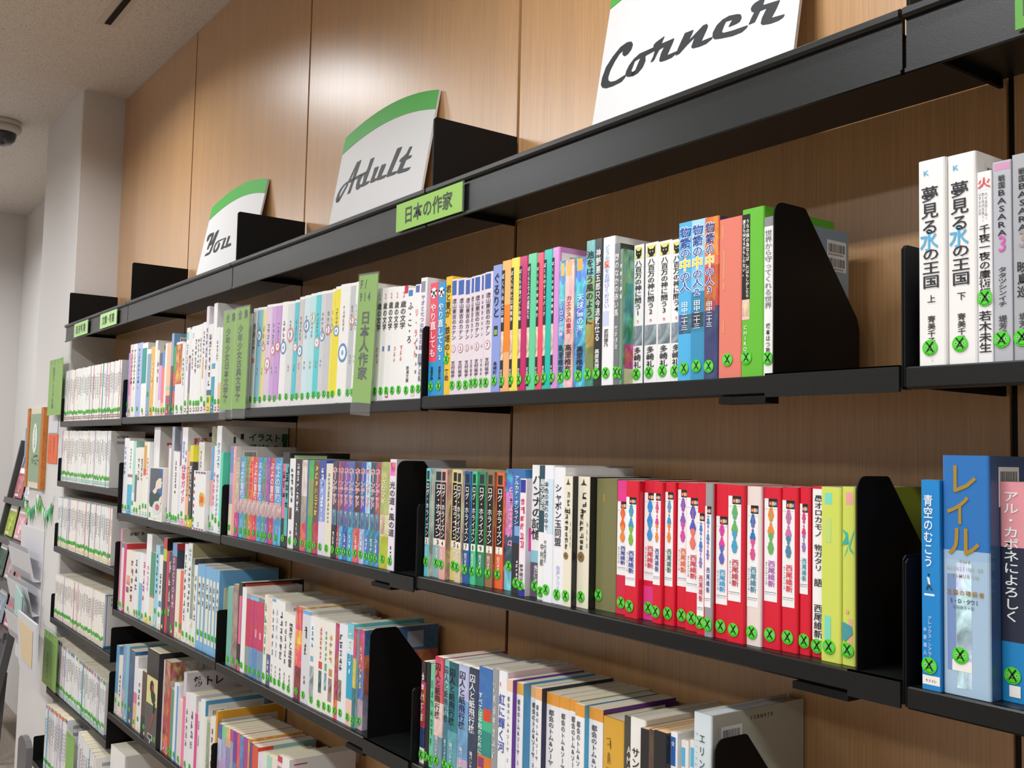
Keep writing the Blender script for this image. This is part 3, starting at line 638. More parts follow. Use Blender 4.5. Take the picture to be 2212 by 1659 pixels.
R13 = [
 E(922.3, 939.7, 613, 'pink and blue paperback with football', 'ee4f66', bands=[(0, '2f9ad4'), (.3, 'ee4f66')], poly=[('o', .5, .91, .38, 'f4f4f4'), ('o', .5, .91, .14, '202020'), ('o', .22, .925, .1, '202020'), ('o', .78, .925, .1, '202020'), ('o', .34, .885, .09, '202020'), ('o', .68, .885, .09, '202020')], t=['やり直しても@w@.82@.34@.75', '吉富多美@k@.26@.14@.4']),
 E(940.4, 956, 611, 'sky blue paperback with football volume two', '2f9ad4', poly=[('o', .5, .91, .38, 'f4f4f4'), ('o', .5, .91, .14, '202020'), ('o', .22, .925, .1, '202020'), ('o', .78, .925, .1, '202020'), ('o', .34, .885, .09, '202020'), ('o', .68, .885, .09, '202020')], t=['やり直しても@w@.82@.38@.75', '2@w@.36@.31@.6', '吉富多美@k@.26@.14@.4']),
 E(956, 970.5, 599, 'golden yellow hardcover', 'eec32c', hard=1, t=['君と夏が、鉄塔の上@k@.93@.30@.75', '賽助@k@.22@.12@.6'], s=.30),
 kan(970.5, 983.8, 604, '1'), kan(983.8, 1000, 603, '2'), kan(1000, 1012.7, 602, '3'), kan(1012.7, 1020, 598, '4'), kan(1020, 1035, 596, '5'), kan(1035, 1041, 591.6, '6'), kan(1041, 1057, 589, '7'),
 E(1058.5, 1078, 574.7, 'periwinkle hardcover with a small bottle drawing', '8c9fe0', hard=1, t=['ぐるりと@k@.94@.58@.7', '島崎町@k@.24@.14@.4'], p=[(.25, .7, .44, .52, '2c2c30'), (.3, .65, .45, .49, '8fae5a')]),
 bok(1077.8, 1098.3, 565, 'orange hardcover with black title strip', 'f2a154', 'ぼくらの七日間', bands=[(.0, 'f0b070'), (.3, 'f2851c'), (.66, 'f6b768')]),
 bok(1098.3, 1116.4, 559, 'yellow hardcover with black title strip', 'f0dc50', 'ぼくらの七日間戦争'),
 bok(1116.4, 1134.5, 555.5, 'crimson hardcover with black title strip', 'c41e6a', 'ぼくらの㊙バイト作戦'),
 bok(1134.5, 1154, 550, 'mint green hardcover with black title strip', '62cf9c', 'ぼくらと七人の盗賊たち'),
 bok(1154, 1169.4, 547.5, 'coral red hardcover with black title strip', 'ec4d6c', 'ぼくらの修学旅行'),
 bok(1169.4, 1187.5, 541, 'turquoise hardcover with black title strip', '14bfae', 'ぼくらのテーマパーク'),
 bok(1187.5, 1203, 536, 'lilac hardcover with black title strip', 'd792d4', 'ぼくらの学校探検隊', bar=1, sp=[(.004, .12, .55, .96, 'f2ecf0')]),
 E(1203, 1216.4, 565, 'blue and white illustrated paperback', '4f9fcc', a=.35, side='c9c4cc', t=['アーロンの冠神@e8f4ff@.70@.40@.6', '高里椎奈@k@.34@.12@.8'], p=[(.3, .85, .88, .98, 'f0c070')]),
 E(1216.4, 1235.7, 563, 'pink and white illustrated paperback', 'e9b7ae', a=.55, side='c9c4cc', t=['カエクスの皇女@b01c40@.72@.42@.62', '高里椎奈@k@.34@.12@.75'], p=[(.2, .7, .88, .98, 'f0c070')], s=.105),
 E(1239, 1261, 559, 'bright blue illustrated paperback', '3f97d2', a=.35, side='c6c2ca', t=['天球儀の海@d8f0f4@.72@.42@.6', '高里椎奈@k@.32@.12@.7'], p=[(.15, .62, .90, .995, 'eeb458')]),
 E(1261, 1280.3, 521.7, 'teal hardcover with painted landscape', '5ba79a', a=.6, hard=1, bands=[(0, '3e8a80'), (.06, '7f8a4e'), (.27, 'a89a48'), (.45, '7fae7c'), (.75, '6fb8b8')], t=['池をはう風のように@k@.93@.42@.8']),
 E(1280.3, 1297, 517, 'black hardcover with white characters', '2a2b2e', hard=1, t=['神野悪五郎只今退散仕る@w@.93@.30@.6', '高原英理@w@.25@.12@.55']),
 E(1297.5, 1323, 514.5, 'white hardcover with faint blue print', 'eeeef0', hard=1, t=['どうか@9ec7e6@.95@.84@.4@.4', '愛@e2603c@.84@.79@.5@.4', 'をお呼びください@9fb6e4@.79@.52@.45@.4', '武田綾乃@333@.38@.26@.35@.4'.replace('333', '333333')], p=[(.1, .6, .40, .5, 'c7d0ea')]),
 E(1323.8, 1335.3, 527, 'slate grey book with white characters', '70777a', side='4a5048', t=['闇のなかの赤い馬@e8e8e4@.93@.48@.75', '竹本健治@d8d8d8@.42@.25@.6']),
 E(1335.3, 1342.6, 538.5, 'sage green book with bright illustrated cover', '78957c', side='74b092', sa=.15, hard=1, t=['茉莉と魔笛@w@.9@.62@.7'], sp=[(.004, .03, .3, .75, '~4aa88c'), (.004, .03, .12, .3, '~d6448c'), (.004, .03, .0, .12, 'e8dcb0')]),
 kami(1365.7, 1381.6, 531, '1', '4a5c78'), kami(1390, 1407.7, 527, '2', '4a6a38'), kami(1418.4, 1439.5, 523, '3', 'a03c34'), kami(1448, 1461, 519, '4', '7a8aa8'),
 E(1462, 1489.5, 483.5, 'sky blue book with outlined title', '50b4e6', hard=1, side='2f8fc4', p=[(.08, .8, .30, .42, '~3e5a86')], t=['物語の@2c5cb8@.97@.77@.62@.42@o', '中@f0d83c@.77@.69@.66@.42@o', 'の人@2c5cb8@.69@.56@.62@.42@o', '田中二十三@w@.50@.32@.45@.42'], s=.085),
 E(1489.5, 1517.6, 477.7, 'steel blue book with outlined title volume two', '2c8cc0', hard=1, side='2a6d98', bands=[(0, '3a93bd'), (.3, '3a86b0'), (.55, '7fc6ea'), (.8, 'a9d9ee')], p=[(.08, .8, .33, .42, '~2c3c56')], t=['物語の@2c5cb8@.97@.77@.62@.42@o', '中@f0d83c@.77@.69@.66@.42@o', 'の人2@2c5cb8@.69@.52@.62@.42@o', '田中二十三@w@.50@.32@.45@.42']),
 E(1518.4, 1549.4, 472, 'navy book with orange flames volume three', '3c4470', hard=1, side='3a3a62', bands=[(0, '3d4474'), (.45, 'c44c2c'), (.7, 'e2772c')], a=.75, p=[(.08, .8, .42, .5, '~a0502c')], t=['物語の@3d4f9c@.97@.77@.6@.42@o', '中@f0d83c@.77@.69@.64@.42@o', 'の人3@4f3f9c@.69@.52@.6@.42@o', '田中二十三@w@.48@.32@.42@.42']),
 E(1550.8, 1599, 476, 'thick salmon pink book with faded gold title', 'e37e6c', hard=1, side='c9584c', t=['ゴールドの題字@d8a860@.93@.45@.22@.25', '作者名@d8a860@.38@.25@.2@.25'][:0], p=[(.14, .2, .88, .96, 'dba05e'), (.2, .26, .62, .80, 'dba05e'), (.2, .27, .55, .6, 'dba05e'), (.2, .26, .28, .36, 'dba05e')], s=.115),
 E(1600.6, 1648, 454.6, 'bright green book with black title panel', '66bd34', hard=1, side='5ab02e', p=[(.02, .38, .44, .97, '1b1b1b'), (.03, .37, .34, .46, 'e8c9b4'), (.06, .34, .36, .44, '~d8aa98')], t=['うちの娘の為ならば、@w@.94@.66@.15@.28', '俺はもしかしたら@w@.66@.47@.15@.28', '魔王も倒せるかもしれない。@w@.94@.60@.13@.12', 'CHIRO@e8f0e0@.31@.15@.2@.2'], bar=1, sx=.25, s=.115, dep=.126, sp=[(.03, .1, .0, .2, 'e8e8e4')]),
 E(1649, 1669, 470.5, 'white book with thin handwriting title', 'f3f2ee', bands=[(0, 'f3f2ee'), (.94, '8d8c92')], side='8fa3b4', dep=.136, t=['世界から守ってくれる世界@66707a@.92@.42@.8@.5@l', '塚本はつ歌@444444@.33@.14@.45'], s=.11, bar=1, ),
]
R13[-1]['bar'] = (.93, .079)
row(1, 3, R13, 'upper row, Corner bay', 'books on the upper row under the Corner sign', anchor='divider', base=0.0095, xmax=at(1669, 820, Y=Y0).x - 0.0003)
# barcodes on the grey back cover behind the bookend
# ============ upper row, last bay
row(1, 4, [
 E(1985, 2045, 351, 'white hardcover with black and blue title', 'f3f2ef', hard=1, t=['夢見る@2c2c34@.87@.63@.62@.44', '水@58b4e0@.66@.55@.66@.4', 'の王国@2c2c34@.57@.37@.62@.47', '上@333333@.34@.30@.3@.48', '寮美千子@333333@.24@.10@.28@.48', 'K@58b4e0@.955@.92@.3@.32', '角川書店@555555@.028@.018@.1'], s=.085),
 E(2048.6, 2112, 339, 'white hardcover with black and blue title, second volume', 'f3f2ef', hard=1, t=['夢見る@2c2c34@.87@.63@.62@.44', '水@58b4e0@.66@.55@.66@.4', 'の王国@2c2c34@.57@.37@.62@.47', '下@333333@.34@.30@.3@.48', '寮美千子@333333@.24@.10@.28@.48', 'K@58b4e0@.955@.92@.3@.32'], s=.095, bar=1),
 E(2114, 2146, 373.5, 'slim white book with red emblem, black characters', 'f2f1f2', p=[(.14, .78, .90, .97, 'f2f1f2')], t=['火@e05050@.97@.91@.9', 'ハイスクール・@444444@.89@.74@.2@.62', 'オーラバスター・@444444@.89@.73@.2@.4', 'リファインド@444444@.89@.77@.2@.18', '千夜一夜の魔術師@222222@.72@.34@.75', '若木未生@222222@.27@.05@.85'], s=.335),
 E(2147.7, 2188.8, 352, 'silver grey book with brush title and pink three', 'b9bcc4', side='a9a9b2', t=['戦国@333333@.93@.86@.36', 'BASARA@26262a@.86@.62@.7', '3@d85cb0@.64@.53@.9', 'タタツシンイチ@333333@.47@.27@.5', '堤芳貞@444444@.23@.12@.45'], p=[(.1, .95, .955, .99, 'd79abf')], s=.11),
 E(2190.6, 2236, 336, 'grey brush-titled book cut by frame edge', 'aeb0b6', t=['戦国@333333@.93@.86@.36', 'BASARA@26262a@.86@.62@.7', '3@a8948c@.64@.53@.9', '映島巡@2c2c2c@.48@.30@.6', '堤芳貞@444444@.23@.12@.45'], s=.11),
], 'upper row, end bay', 'books on the upper row past the Corner sign', anchor='divider', base=0.004)

# ============ upper row, bay under the Adult sign (leaning slightly)
def pz(L, R, T, desc, c1, ball=None, **k):
    """white series with a pastel body, white top cap and a small football mark"""
    p = []
    if ball: k['poly'] = [('o', .55, ball, .46, k.pop('bc', '5f8fc8')), ('o', .55, ball, .33, 'f6f6f6'), ('o', .55, ball, .13, '8fb0d8')]
    return E(L, R, T, desc, c1, bands=[(0, 'ecebea'), (.07, c1), (.975, 'f4f4f2')], hard=1, p=p, t=['*%d@9a9aa2@.82@.60@.42' % (int(L) % 4 + 3), '*2@aaaab0@.4@.32@.35'][:2 if int(L) % 3 else 1], side=c1, **k)
A12 = [
 E(536.5, 544.6, 668.5, 'narrow white book', 'eeeeec', p=[(.2, .9, .45, .5, 'e88a80')], t=['青春の門@777777@.85@.55@.6']),
 pz(544.6, 556.7, 667, 'light blue book with white cap', '93cbe0', .72), pz(556.7, 565, 665, 'pale yellow book with white cap', 'eee7a0', .6, bc='e69088'),
 pz(565, 577, 661, 'pale lilac book with white cap', 'e2cbe4', .42, bc='e69088'), pz(577, 587, 659, 'violet book with white cap', 'cfa6dc', .55, bc='e69088'), pz(587, 597.7, 657.6, 'darker violet book with white cap', 'c799d6', .58, bc='e07868'),
 pz(597.7, 611, 655, 'plain white book with white cap', 'f1f0ee', .56), pz(611, 625.4, 654, 'white and grey teal book', 'd8dede', .68, bc='e48a98'), pz(625.4, 635, 650, 'cyan book with white cap', '4cc6d6', .55, bc='e8a088'),
 pz(635, 646, 644, 'warm grey book with white cap', 'd2c8c4', .5, bc='5f8fc8'), pz(646, 659, 641, 'ice blue book with white cap', 'cfe6ee', .72), pz(659, 671, 637, 'pale aqua book with white cap', 'bfe6e8', .78, bc='c8c8a8'),
 pz(671, 682, 634, 'strong cyan book with white cap', '50cfd6', .55, bc='e8a0a0'), pz(682, 693, 631.6, 'cool grey book with white cap', 'd3d3d6', .6), pz(693, 705, 630, 'mid grey book with white cap', 'c9c9cc', .65, bc='e08888'),
 pz(705, 711, 626, 'narrow lemon book with white cap', 'efe268', .66), pz(711, 723, 622, 'bright yellow book with white cap', 'efdf22', .62), pz(723, 743.5, 618, 'wide white book beside the yellow one', 'f2f1ed', .42), 
 pz(743.5, 755.6, 614, 'grey and white book', 'c2c5c9', .68, bc='e88c6c'), pz(755.6, 763, 611, 'white book against the green card', 'f1f1ee', .66),
 E(763, 775, 612, 'cream book hidden behind the green card', 'e9e2d0'), E(775, 789, 613, 'orange book hidden behind the green card', 'd9a070'), E(789, 803, 616, 'white book hidden behind the green card', 'efeeea'),
]
row(1, 2, A12, 'upper row, Adult bay', 'books on the upper row under the Adult sign', lean=2.4, anchor='green cards')
def bun(L, R, T, desc, **k): return E(L, R, T, desc, 'f2f1ee', t=['2@e4889a@.96@.89@.5', '歳の文学@333333@.87@.62@.7', '*3@e48080@.48@.33@.35' if int(L) % 2 else '選@4a78c0@.5@.42@.4'], **k)
row(1, 2, [bun(803.8, 816, 626, 'white anthology with pink numeral'), bun(816, 828, 624.5, 'white anthology with pink numeral'), bun(828, 841, 622.7, 'white anthology with pink numeral', cl='c83848'), bun(841, 853, 622, 'white anthology with pink numeral', bands=[(0, 'f2f1ee'), (.93, 'f2f1ee')]),
 bun(853, 870, 621, 'white anthology with red top corner', p=[(.55, 1, .93, 1, 'c22c50')]), E(870, 885, 626, 'white paperback with blue cap label', 'f3f3f1', p=[(.1, .7, .93, .985, '3c7fc4')], t=['ふ・こ・ろ@333333@.88@.5@.7', '新潮文庫@555555@.3@.15@.4']),
 E(885, 897, 617, 'white paperback with red characters', 'f3f2f0', t=['リ・ライト@e24c4c@.8@.35@.6', '小嶋陽太郎@444444@.55@.2@.3@.8'], p=[(.1, .8, .93, .99, '5a6cb4')], cl='f0c8cc'),
 E(897, 910.5, 603, 'tall white paperback with lilac characters', 'efedf0', t=['ヤオと七つの時空の謎@8a78a8@.86@.4@.6', '芦辺拓@4a4a4a@.3@.14@.4'], p=[(.1, .75, .88, .97, '8d93a4'), (.1, .75, .28, .37, '8d93a4')])],
 'upper row under the Adult sign', 'books on the upper row under the Adult sign', lean=2.4, start=23, anchor='green cards')

# ============ upper row, bay under the Young sign
Y11 = [
 E(266.5, 273.6, 763, 'periwinkle book', '8092d8', s=.2, cl='f0f0f0'), 
 E(275, 281, 745, 'white book with pink lattice', 'edc4cc', p=[(0, .6, .3, .88, 'e68c98')], t=['ヤングアダルトの本@333333@.93@.45@.8@.8'], cl='e87878'),
 E(281, 290, 744, 'white catalogue of books for young adults', 'e6e9e4', t=['ヤングアダルトの本@333333@.93@.45@.8', '2@333333@.42@.37@.6'], s=.11),
 E(290, 301.5, 742, 'pale blue catalogue of books for young adults', 'a9b9e6', t=['ヤングアダルトの本@333333@.93@.45@.7@.4', '1@333333@.42@.37@.5@.4'], side='9db0e4', s=.11),
 E(301.5, 313, 742, 'white book with teal block', 'efefec', p=[(0, .85, .45, .93, '3d9c90')], cl='e23c3c'), E(313, 320.6, 755, 'dusty blue and white book', '7aa0c4', bands=[(0, '7aa0c4'), (.93, 'eeeeee')], cl='8a4a3a', s=.33),
 E(320.6, 329, 749.5, 'amber yellow book', 'e8b23c', t=['*5@ffffff@.8@.4@.5'.replace('ffffff', 'w')], cl='d8362c'), E(329, 334, 736, 'tall white book', 'efeeec', bar=1), E(334, 339, 757, 'ivory book with dark lines', 'e8e2d6', t=['*3@444444@.85@.5@.7'], cl='d8443c'),
 E(339, 345, 763, 'mauve and white book', 'dcaede', bands=[(0, 'e9ddea'), (.25, 'd9a2e0'), (.8, '5a4a6a')], cl='d8443c'), E(345, 351, 760, 'coral book with blue top', 'ee7c72', bands=[(0, 'f3b9a8'), (.2, 'ee7c72'), (.76, '4f8ed0')], cl='d8362c'),
 E(351, 355.6, 742, 'cream book', 'f0ead8', cl='d8362c'), E(355.6, 364, 741, 'peach book with plum foot', 'f2bd98', bands=[(0, 'a83c70'), (.27, 'f2bd98'), (.35, '8ad0b0'), (.39, 'f2bd98')], s=.12, cl='d8362c'),
 E(364, 369, 720.6, 'dark teal book, tall, with barcode', '54808c', bands=[(0, '2f5a58'), (.4, '6a4a5a'), (.6, '86aacc')], side='7fa8d2', bar=1), E(369, 375, 749, 'green, red and blue striped book', '2f9c48', bands=[(0, '2f9c58'), (.1, 'cc4c3c'), (.35, '3460a8'), (.42, 'd84c3c'), (.62, '2aa03c')], s=.12, cl='7a3c30'),
 E(375, 388, 740, 'white book with amber woven block', 'eeedf0', p=[(0, 1, .42, .97, '~c98a34')], s=.1, cl='7a3c30'), E(388, 395, 741, 'white book with faint grey lines', 'ecebee', t=['*6@888888@.8@.4@.6'], cl='7a3c30'),
 E(395, 402.6, 709, 'tall white book with aqua mark', 'f1f1f0', p=[(.1, .7, .86, .95, '8adcc8')], t=['*9@666666@.82@.5@.6'], cl='7a3c30', s=.13), E(402.6, 407, 712, 'narrow olive and plum book', '8d9468', bands=[(0, '99a068'), (.25, '806c8a'), (.6, 'c8a8a8'), (.66, '3a3a40'), (.69, 'e8e8e8')], s=0, cl='7a3c30'),
 E(407, 414.6, 706, 'white book with blue initials', 'f1f1f1', t=['*5@b07080@.75@.5@.6', 'UC@5a9ad0@.93@.86@.8'], cl='7a3c30', s=.13), E(414.6, 420.7, 704, 'white book with grey title', 'f1f1ef', t=['*6@555555@.85@.45@.6'], cl='7a3c30', s=.12), E(420.7, 425.5, 702, 'white book with grey title', 'f1f1ef', t=['*6@555555@.85@.5@.6'], cl='7a3c30', s=.12),
 E(425.5, 430, 700, 'white book with thin title', 'f0f0ee', t=['*6@555555@.85@.5@.6'], cl='7a3c30', s=.12), E(430, 437.6, 697, 'white book with amber bar', 'f1f0ec', p=[(.3, .6, .38, .62, 'd8b04a')], t=['*6@555555@.9@.65@.5'], cl='7a3c30', s=.16),
 E(437.6, 443.6, 662.7, 'tall lilac white book', 'e6dfec', t=['*7@5a5a6a@.8@.4@.6'], side='eceaf0', cl='d04080'), E(443.6, 453, 701, 'white book with yellow foot', 'f0f0ec', bands=[(0, 'e6d84c'), (.2, '3a5a78'), (.26, 'eeeeea')], t=['*7@4a4a5a@.9@.3@.5'], s=.15, cl='b02c2c'),
 E(453, 460.5, 656, 'tall white book with teal foot', 'f2f2f4', bands=[(0, '1f9cb8'), (.33, 'f2f2f4'), (.4, '2f9cc4'), (.45, 'f2f2f4')], side='f2f2f4', cl='7a3c30', s=.13), E(460.5, 468, 708, 'small white book', 'f0f0ee', t=['*5@777777@.85@.6@.6'], cl='7a3c30', s=.13), E(468, 474.5, 708, 'white book with orange foot', 'f0f0ee', bands=[(0, 'f0c0a0'), (.35, 'f0f0ee')], cl='7a3c30', s=.13),
 E(474.5, 490, 690, 'steel blue book behind the first green card', '5b86a8'), E(490, 496.5, 690, 'blue book behind the first green card', '3f7fb0'),
]
row(1, 1, Y11, 'upper row, Young bay', 'books on the upper row under the Young sign', xmax=XS[2] - .004)
row(1, 2, [E(505, 514, 690, 'pink book behind the second green card', 'd890a8'), E(514, 525, 685, 'pale book behind the second green card', 'e8d8c8'), E(525, 536, 680, 'white book behind the second green card', 'eeeeec')], 'upper row, Adult bay', 'books on the upper row under the Adult sign', start=0, anchor='divider')

# ============ second row, bay under the Young sign
T2 = '45b8a0'
Y21 = [
 E(258, 261.6, 973, 'narrow pink and white book', 'e8b8c4', cl='7a3c30'), E(261.6, 268, 946, 'tall white book with blue and red title', 'eeeef2', t=['*6@4878c8@.9@.5@.7'], cl='7a3c30'), E(268, 272, 946, 'plain tall white book', 'ecebe9', cl=T2),
 E(272, 282, 952, 'white book with sky blue lower half', 'eef0ee', bands=[(0, '3fb0d8'), (.4, 'eef0ee'), (.5, 'b06a70'), (.54, 'eef0ee')], cl='7a3c30', t=['*6@555555@.9@.62@.6']), E(282, 287.6, 953, 'mint edged book', 'a8dccc', bands=[(0, 'e8f0ec'), (.3, 'a8dccc')], cl=T2, s=.16), E(287.6, 291.5, 967, 'grey and white book', 'b8bcc0', bands=[(0, 'eeeeee'), (.2, '5a6a78'), (.6, 'eeeeea')], cl=T2),
 E(291.5, 298, 966, 'ivory book', 'ece8de', t=['*4@555555@.85@.5@.6'], cl=T2), E(298, 305, 966, 'ivory book with fine title', 'eae6dc', t=['*5@555555@.85@.5@.6'], cl=T2, s=.13), E(305, 311, 954, 'white book with amber top', 'eeeae0', bands=[(0, 'eeeae0'), (.55, 'dc5a3c'), (.64, 'd8a03c'), (.95, 'e8dcc0')], cl=T2, s=.15), E(311, 316.5, 955, 'white book with red title', 'f0efec', t=['*6@e24c5c@.8@.5@.7'], cl=T2, s=.15),
 E(316.5, 319.5, 923, 'tall white book with flags, behind the girl portrait', 'ecebee', side='d9d8d6', dep=.155, st=[('国際', '2f4a86', .035, .012, .86)], sp=[(.02, .034, .80, .83, 'c85048')], s=0, rec=.012),
 E(319.8, 348.4, 1009, 'forward book with dark-haired girl in profile', 'f0eee8', rec=-.0115, dep=.12, s=.10, sx=.12, cl=T2, clz=.06,
   p=[(.03, .97, .04, .985, 'e9e6de'), (.03, .97, .42, .985, '4a6fa8')], poly=[
    ([(.97, .46), (.97, .36), (.8, .28), (.5, .22), (.1, .26), (.03, .34), (.03, .50), (.25, .56), (.5, .58), (.7, .53)], '3b5350'),
    ([(.25, .55), (.45, .62), (.5, .74), (.8, .84), (.9, .80), (.88, .76), (.97, .72), (.9, .70), (.92, .66), (.85, .62), (.6, .60), (.55, .53), (.4, .5)], 'ecd8c4'),
    ([(.03, .985), (.55, .985), (.8, .93), (.9, .86), (.88, .81), (.6, .80), (.48, .74), (.42, .62), (.25, .56), (.03, .56)], '5c6470'),
    ([(.97, .50), (.97, .36), (.85, .33), (.72, .36), (.8, .44)], 'ecd8c4'),
    ([(.35, .18), (.3, .27), (.45, .36), (.7, .38), (.9, .32), (.95, .22), (.8, .14), (.5, .13)], 'cfded8'),
    ([(.52, .22), (.5, .29), (.65, .33), (.82, .29), (.8, .22), (.66, .19)], 'cf6474'),
    ([(.1, .12), (.3, .2), (.5, .1), (.8, .14), (.9, .05), (.2, .05)], 'dfe8e4')]),
 E(349, 355, 961, 'pale pink book', 'f0d3d6', cl=T2, s=.16), E(355, 359, 966, 'white book with blue dots', 'eceef4', cl=T2, rec=.006), E(359, 363, 968, 'white book with red line', 'f2ecec', cl=T2), E(363, 368.6, 922, 'tall grey book with barcode', 'aeb6c4', side='9aa4b0', bar=1, dep=.13, cl=T2), E(368.6, 372.5, 974, 'ivory book', 'f0ecde', cl=T2), E(372.5, 377.5, 976, 'white book with dark title', 'efefed', t=['*6@444444@.9@.4@.7'], cl=T2), E(377.5, 382, 977, 'white book', 'efefee', cl=T2), E(382, 386, 922, 'tall book with purple edge', 'e8e4ec', bands=[(0, 'e8e4ec'), (.6, '7a5a8a')], cl=T2),
 E(386, 397.5, 923, 'tall white guide with pink title', 'f0eeee', t=['自立する@4a90d0@.86@.68@.5@.35', '仕事ガイド@e64c7c@.62@.22@.75@.5', '*3@70a0c8@.78@.55@.35@.8'], side='e6e4e4', st=[('就活', 'c83840', .016, .018, .86), ('高校', '383c60', .055, .012, .93)], bands=[(0, 'f0b8c4'), (.08, 'f0eeee')], cl=T2, s=.12, dep=.15),
 E(397.5, 404, 975, 'peach and orange book', 'f2b48c', t=['アシタ下さい人@8a4a2c@.8@.4@.7'], cl='e8d83c', s=.12), E(404, 411, 962, 'black and yellow book', '3c3c3c', bands=[(0, 'e8d83c'), (.1, '3c3c3c'), (.8, 'e8dc30')], t=['*5@w@.75@.3@.7'], s=.12, cl='e8d83c'),
 E(411, 413.6, 955, 'tall white book behind the airmail cover', 'f0efee', s=0, rec=.014, side='ece8e6', dep=.13, t=['*5@666666@.9@.7@.7']),
 E(413.8, 440, 1016, 'white forward book with red and blue airmail border', 'f1f0ee', rec=-.0105, dep=.115, s=.17, sx=.05, cl=T2, clz=.10,
   p=[(.04, .13, k_ * .115 + .03, k_ * .115 + .085, 'c8485c' if k_ % 2 else '4470b4') for k_ in range(8)] + [(.15 + j * .22, .30 + j * .22, .955, .985, 'c8485c' if j % 2 else '4470b4') for j in range(4)] + [(.15 + j * .22, .30 + j * .22, .01, .035, '4470b4' if j % 2 else 'c8485c') for j in range(4)] + [],
   poly=[([(.74 + .23 * math.cos(a_), .52 + .12 * math.sin(a_)) for a_ in [2 * math.pi * k_ / 20 for k_ in range(20)]], 'eab438'), ([(.74 + .12 * math.cos(a_), .52 + .06 * math.sin(a_)) for a_ in [2 * math.pi * k_ / 12 for k_ in range(12)]], 'e2603c')], t=['>ATOM@3a2a18@.645@.56@.12@.60', '>NEIN@3a2a18@.50@.41@.12@.60']),
 E(440.5, 449.6, 921, 'tall book with pink spine edge', 'b8c8a8', a=.7, bands=[(0, 'e8a8b0'), (.1, 'a8c0a0'), (.55, 'f08ca4')], side='c8d4ac', dep=.12, cl=T2, s=.13), E(449.6, 455, 963, 'aqua and blue book', '8cc8d0', bands=[(0, 'e8e8ec'), (.3, 'f0b0b0'), (.6, '60a8d8')], cl=T2), E(455, 460, 963, 'pink lettered white book', 'f0e6ea', t=['*6@d8507c@.7@.3@.7'], cl=T2, s=.18),
 E(460, 470, 920, 'tall white illustrated guide with blue title', 'eef0f2', t=['クラスで@3c8cc8@.85@.6@.6', 'ボランティアガイド@3c7cc0@.55@.15@.7'], side='dcdad4', dep=.172, st=[('イラスト版', '2c6a44', .068, .021, .90), ('子どもの', '2c6a44', .072, .019, .80)], sp=[(.012, .066, .80, .86, 'dcdad4'), (.03, .036, .84, .90, '4a3430'), (.048, .056, .87, .93, '2c2420'), (.049, .055, .85, .88, 'e8c0a0'), (.030, .034, .93, .95, 'd8cc80'), (.158, .170, .80, .94, '2c6a44')], s=.12),
 E(470, 475.3, 977, 'mint green book', '5fd8b4', bands=[(0, 'e8f0e8'), (.15, '5fd8b4')], s=.12, cl=T2),
]
row(2, 1, Y21, 'second row, Young bay', 'books on the second row under the Young sign')

